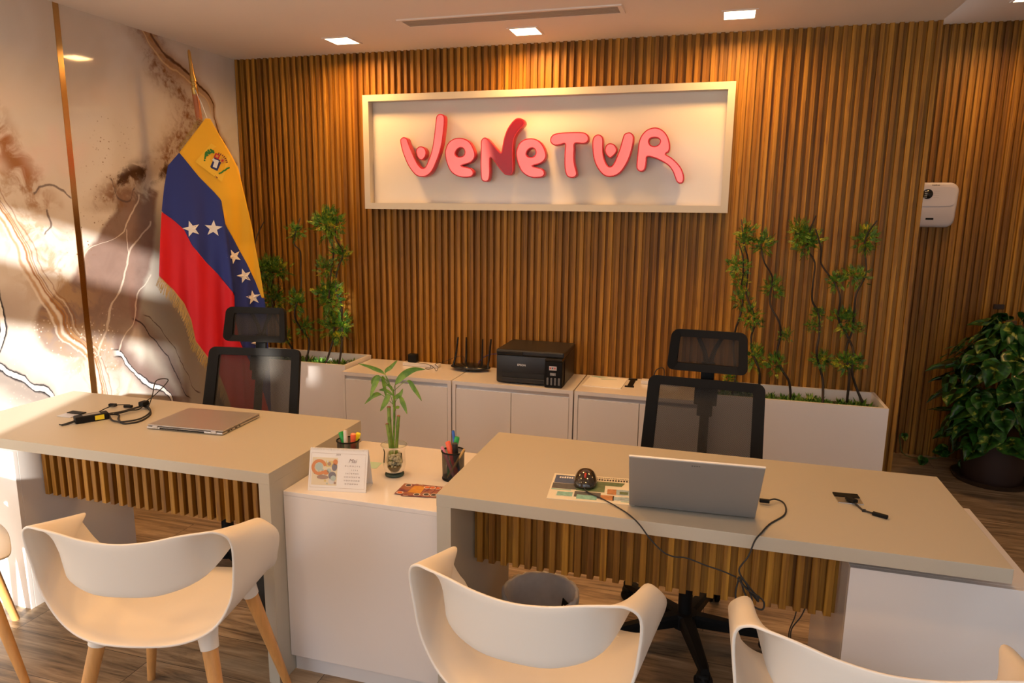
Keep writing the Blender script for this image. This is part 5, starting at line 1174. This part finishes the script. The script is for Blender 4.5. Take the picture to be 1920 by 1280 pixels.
# ================================================================ bins
def basket(x, y, label, r0, r1, h, mat):
    t = thing('waste_bin', label, 'waste bin', (x, y, 0))
    bm = bmesh.new(); lathe(bm, [(0, .004), (r0-.003, .004), (r1-.003, h), (r1, h), (r0, 0), (0, 0)], 40); done(bm, 'bin_body', mat, t)
    return t
t = basket(2.41, -1.70, 'grey waste bin lined with a translucent bag under the right desk', .105, .128, .275, plain('grey_bin', (.20, .19, .18), .6))
bm = bmesh.new(); random.seed(4); n = 48
pr = [(.131, .20), (.134, .262), (.133, .279), (.128, .283), (.122, .276), (.115, .20), (.100, .03), (0, .02)]; rings = []
for r, z in pr: rings.append([bm.verts.new(((r+random.uniform(-.003, .003))*cos(2*pi*k/n), (r+random.uniform(-.003, .003))*sin(2*pi*k/n), z+random.uniform(-.004, .004))) if r > 0 else None for k in range(n)])
ce = bm.verts.new((0, 0, .02))
for a, b in zip(rings[:-1], rings[1:-1]):
    for k in range(n): bm.faces.new((a[k], a[(k+1) % n], b[(k+1) % n], b[k]))
for k in range(n): bm.faces.new((rings[-2][k], rings[-2][(k+1) % n], ce))
done(bm, 'bin_bag', plain('grey_bag_film', (.66, .61, .56), .35, var=.12, scale=30), t, True)
t2 = thing('paper_scrap', 'crumpled black and white scrap hanging inside the bagged waste bin', 'paper scrap', (2.488, -1.665, .17), radians(-40))
bm = bmesh.new(); bx(bm, -.022, .022, -.002, .002, 0, .07, bev=.001, M=R3('Y', 12)); sc_ = done(bm, 'dark_sheet', MT['black'], t2)
bm = bmesh.new(); bx(bm, -.010, .012, -.004, -.0025, .012, .05, bev=.0005, M=R3('Y', 12)); done(bm, 'white_mark', MT['paper'], sc_)
t = basket(1.405, -1.72, 'black waste bin under the left desk, behind its leg panel', .10, .125, .25, MT['black'])
bm = bmesh.new(); bmesh.ops.create_icosphere(bm, subdivisions=4, radius=1)
for v in bm.verts:
    d = v.co.normalized(); k = 1+.10*sin(d.x*13+d.z*7)*cos(d.y*11)+.05*sin(d.z*25+d.x*19)
    v.co = (d.x*.105*k, d.y*.105*k, .27+d.z*.075*k)
done(bm, 'bin_bag', plain('white_bag_film', (.72, .70, .66), .3), t, True)

# ================================================================ pothos in the recess
px, py = 4.62, .83
t = thing('potted_pothos', 'large leafy pothos in a dark brown pot in the right recess', 'potted plant', (px, py, 0))
bm = bmesh.new(); lathe(bm, [(0, 0), (.195, 0), (.215, .03), (.205, .032), (.185, .012), (0, .012)], 40); smooth_by_angle(done(bm, 'saucer', plain('dark_saucer', (.035, .02, .013), .5), t))
bm = bmesh.new(); lathe(bm, [(0, .013), (.155, .013), (.185, .30), (.20, .302), (.20, .33), (.185, .33), (.175, .30), (0, .30)], 40); smooth_by_angle(done(bm, 'pot', plain('dark_brown_pot', (.030, .014, .010), .55), t))
bm = bmesh.new(); tube(bm, [(0, .0, .28), (.0, .01, .6), (0, .02, .98)], .028, 12); done(bm, 'moss_pole', plain('moss_pole_brown', (.07, .04, .02), .95, var=.4, scale=50), t)
random.seed(21)
def heart(bm, base, d, nrm, L):
    d = d.normalized(); s = d.cross(nrm).normalized(); u = s.cross(d).normalized()
    if u.z < 0: u = -u
    ol = [(0, .0), (-.10, .22), (.02, .42), (.22, .50), (.45, .46), (.70, .30), (.90, .12), (1.05, 0)]
    mid = [bm.verts.new(base+d*L*q+u*L*(-.10*q*q)) for q in (0, .02, .08, .22, .45, .70, .90, 1.05)]
    for sg in (-1, 1):
        e = [bm.verts.new(base+d*L*a+s*sg*L*b*.92+u*L*(.12*b-.10*a*a*(a > 0)-.16*(b > .4)*.4)) for a, b in ol]
        for k in range(7):
            if k == 0: q = (mid[0], e[1], mid[1])
            else: q = (mid[k], e[k], e[k+1], mid[k+1]) if k < 6 else (mid[6], e[6], mid[7])
            try: bm.faces.new(q).smooth = True
            except ValueError: pass
leaves = []
for i in range(190):
    z = random.uniform(.26, 1.02); a = random.uniform(0, 2*pi)
    R = .20+.13*sin(pi*min(1, max(0, (z-.15)/.85)))-.10*max(0, (z-.8)/.2)
    leaves.append((Vector((cos(a)*R*random.uniform(.55, 1.0), sin(a)*R*random.uniform(.55, 1.0), z)), a))
bm = bmesh.new(); bs = bmesh.new()
for p, a in leaves:
    out = Vector((cos(a), sin(a), 0)); d = (out*random.uniform(.3, 1)+Vector((random.uniform(-.5, .5), random.uniform(-.5, .5), random.uniform(-1.1, -.1)))).normalized()
    heart(bm, p, d, (out+Vector((0, 0, .7))).normalized(), random.uniform(.11, .165))
    tube(bs, [p, p*.55+Vector((0, 0, .0))+Vector((0, 0, p.z*.40))], .0022, 5, cap=False)
for (x, y, z, L, dx, dz) in ((4.30, 1.02, .045, .07, -.2, -.4), (4.45, 1.08, .09, .10, -1, -.1), (4.50, .95, .07, .09, .4, -.7), (4.20, 1.13, .16, .05, .1, -.8), (4.50, 1.08, .15, .07, -.3, -.6)):
    heart(bm, Vector((x-px, y-py, z)), Vector((dx, -.4, dz)), Vector((0, -1, .6)).normalized(), L)
cable(bs, [(-.10, .12, .30), (-.16, .16, .20), (-.15, .20, .10), (-.22, .25, .03), (-.33, .26, .012), (-.42, .28, .03), (-.45, .30, .15)], .003)
done(bm, 'leaves', MT['pothos'], t, recalc=False); done(bs, 'vine_stems', plain('green_stem', (.06, .10, .02), .6), t)
t = thing('wall_clip', 'small dark brown cable clip on the recessed slatted wall above the pothos', 'wall clip', (4.66, RY, 1.02))
bm = bmesh.new(); bx(bm, -.03, .03, -.012, 0, -.012, .02, bev=.003); done(bm, 'clip_body', plain('clip_brown', (.03, .015, .008), .6), t)
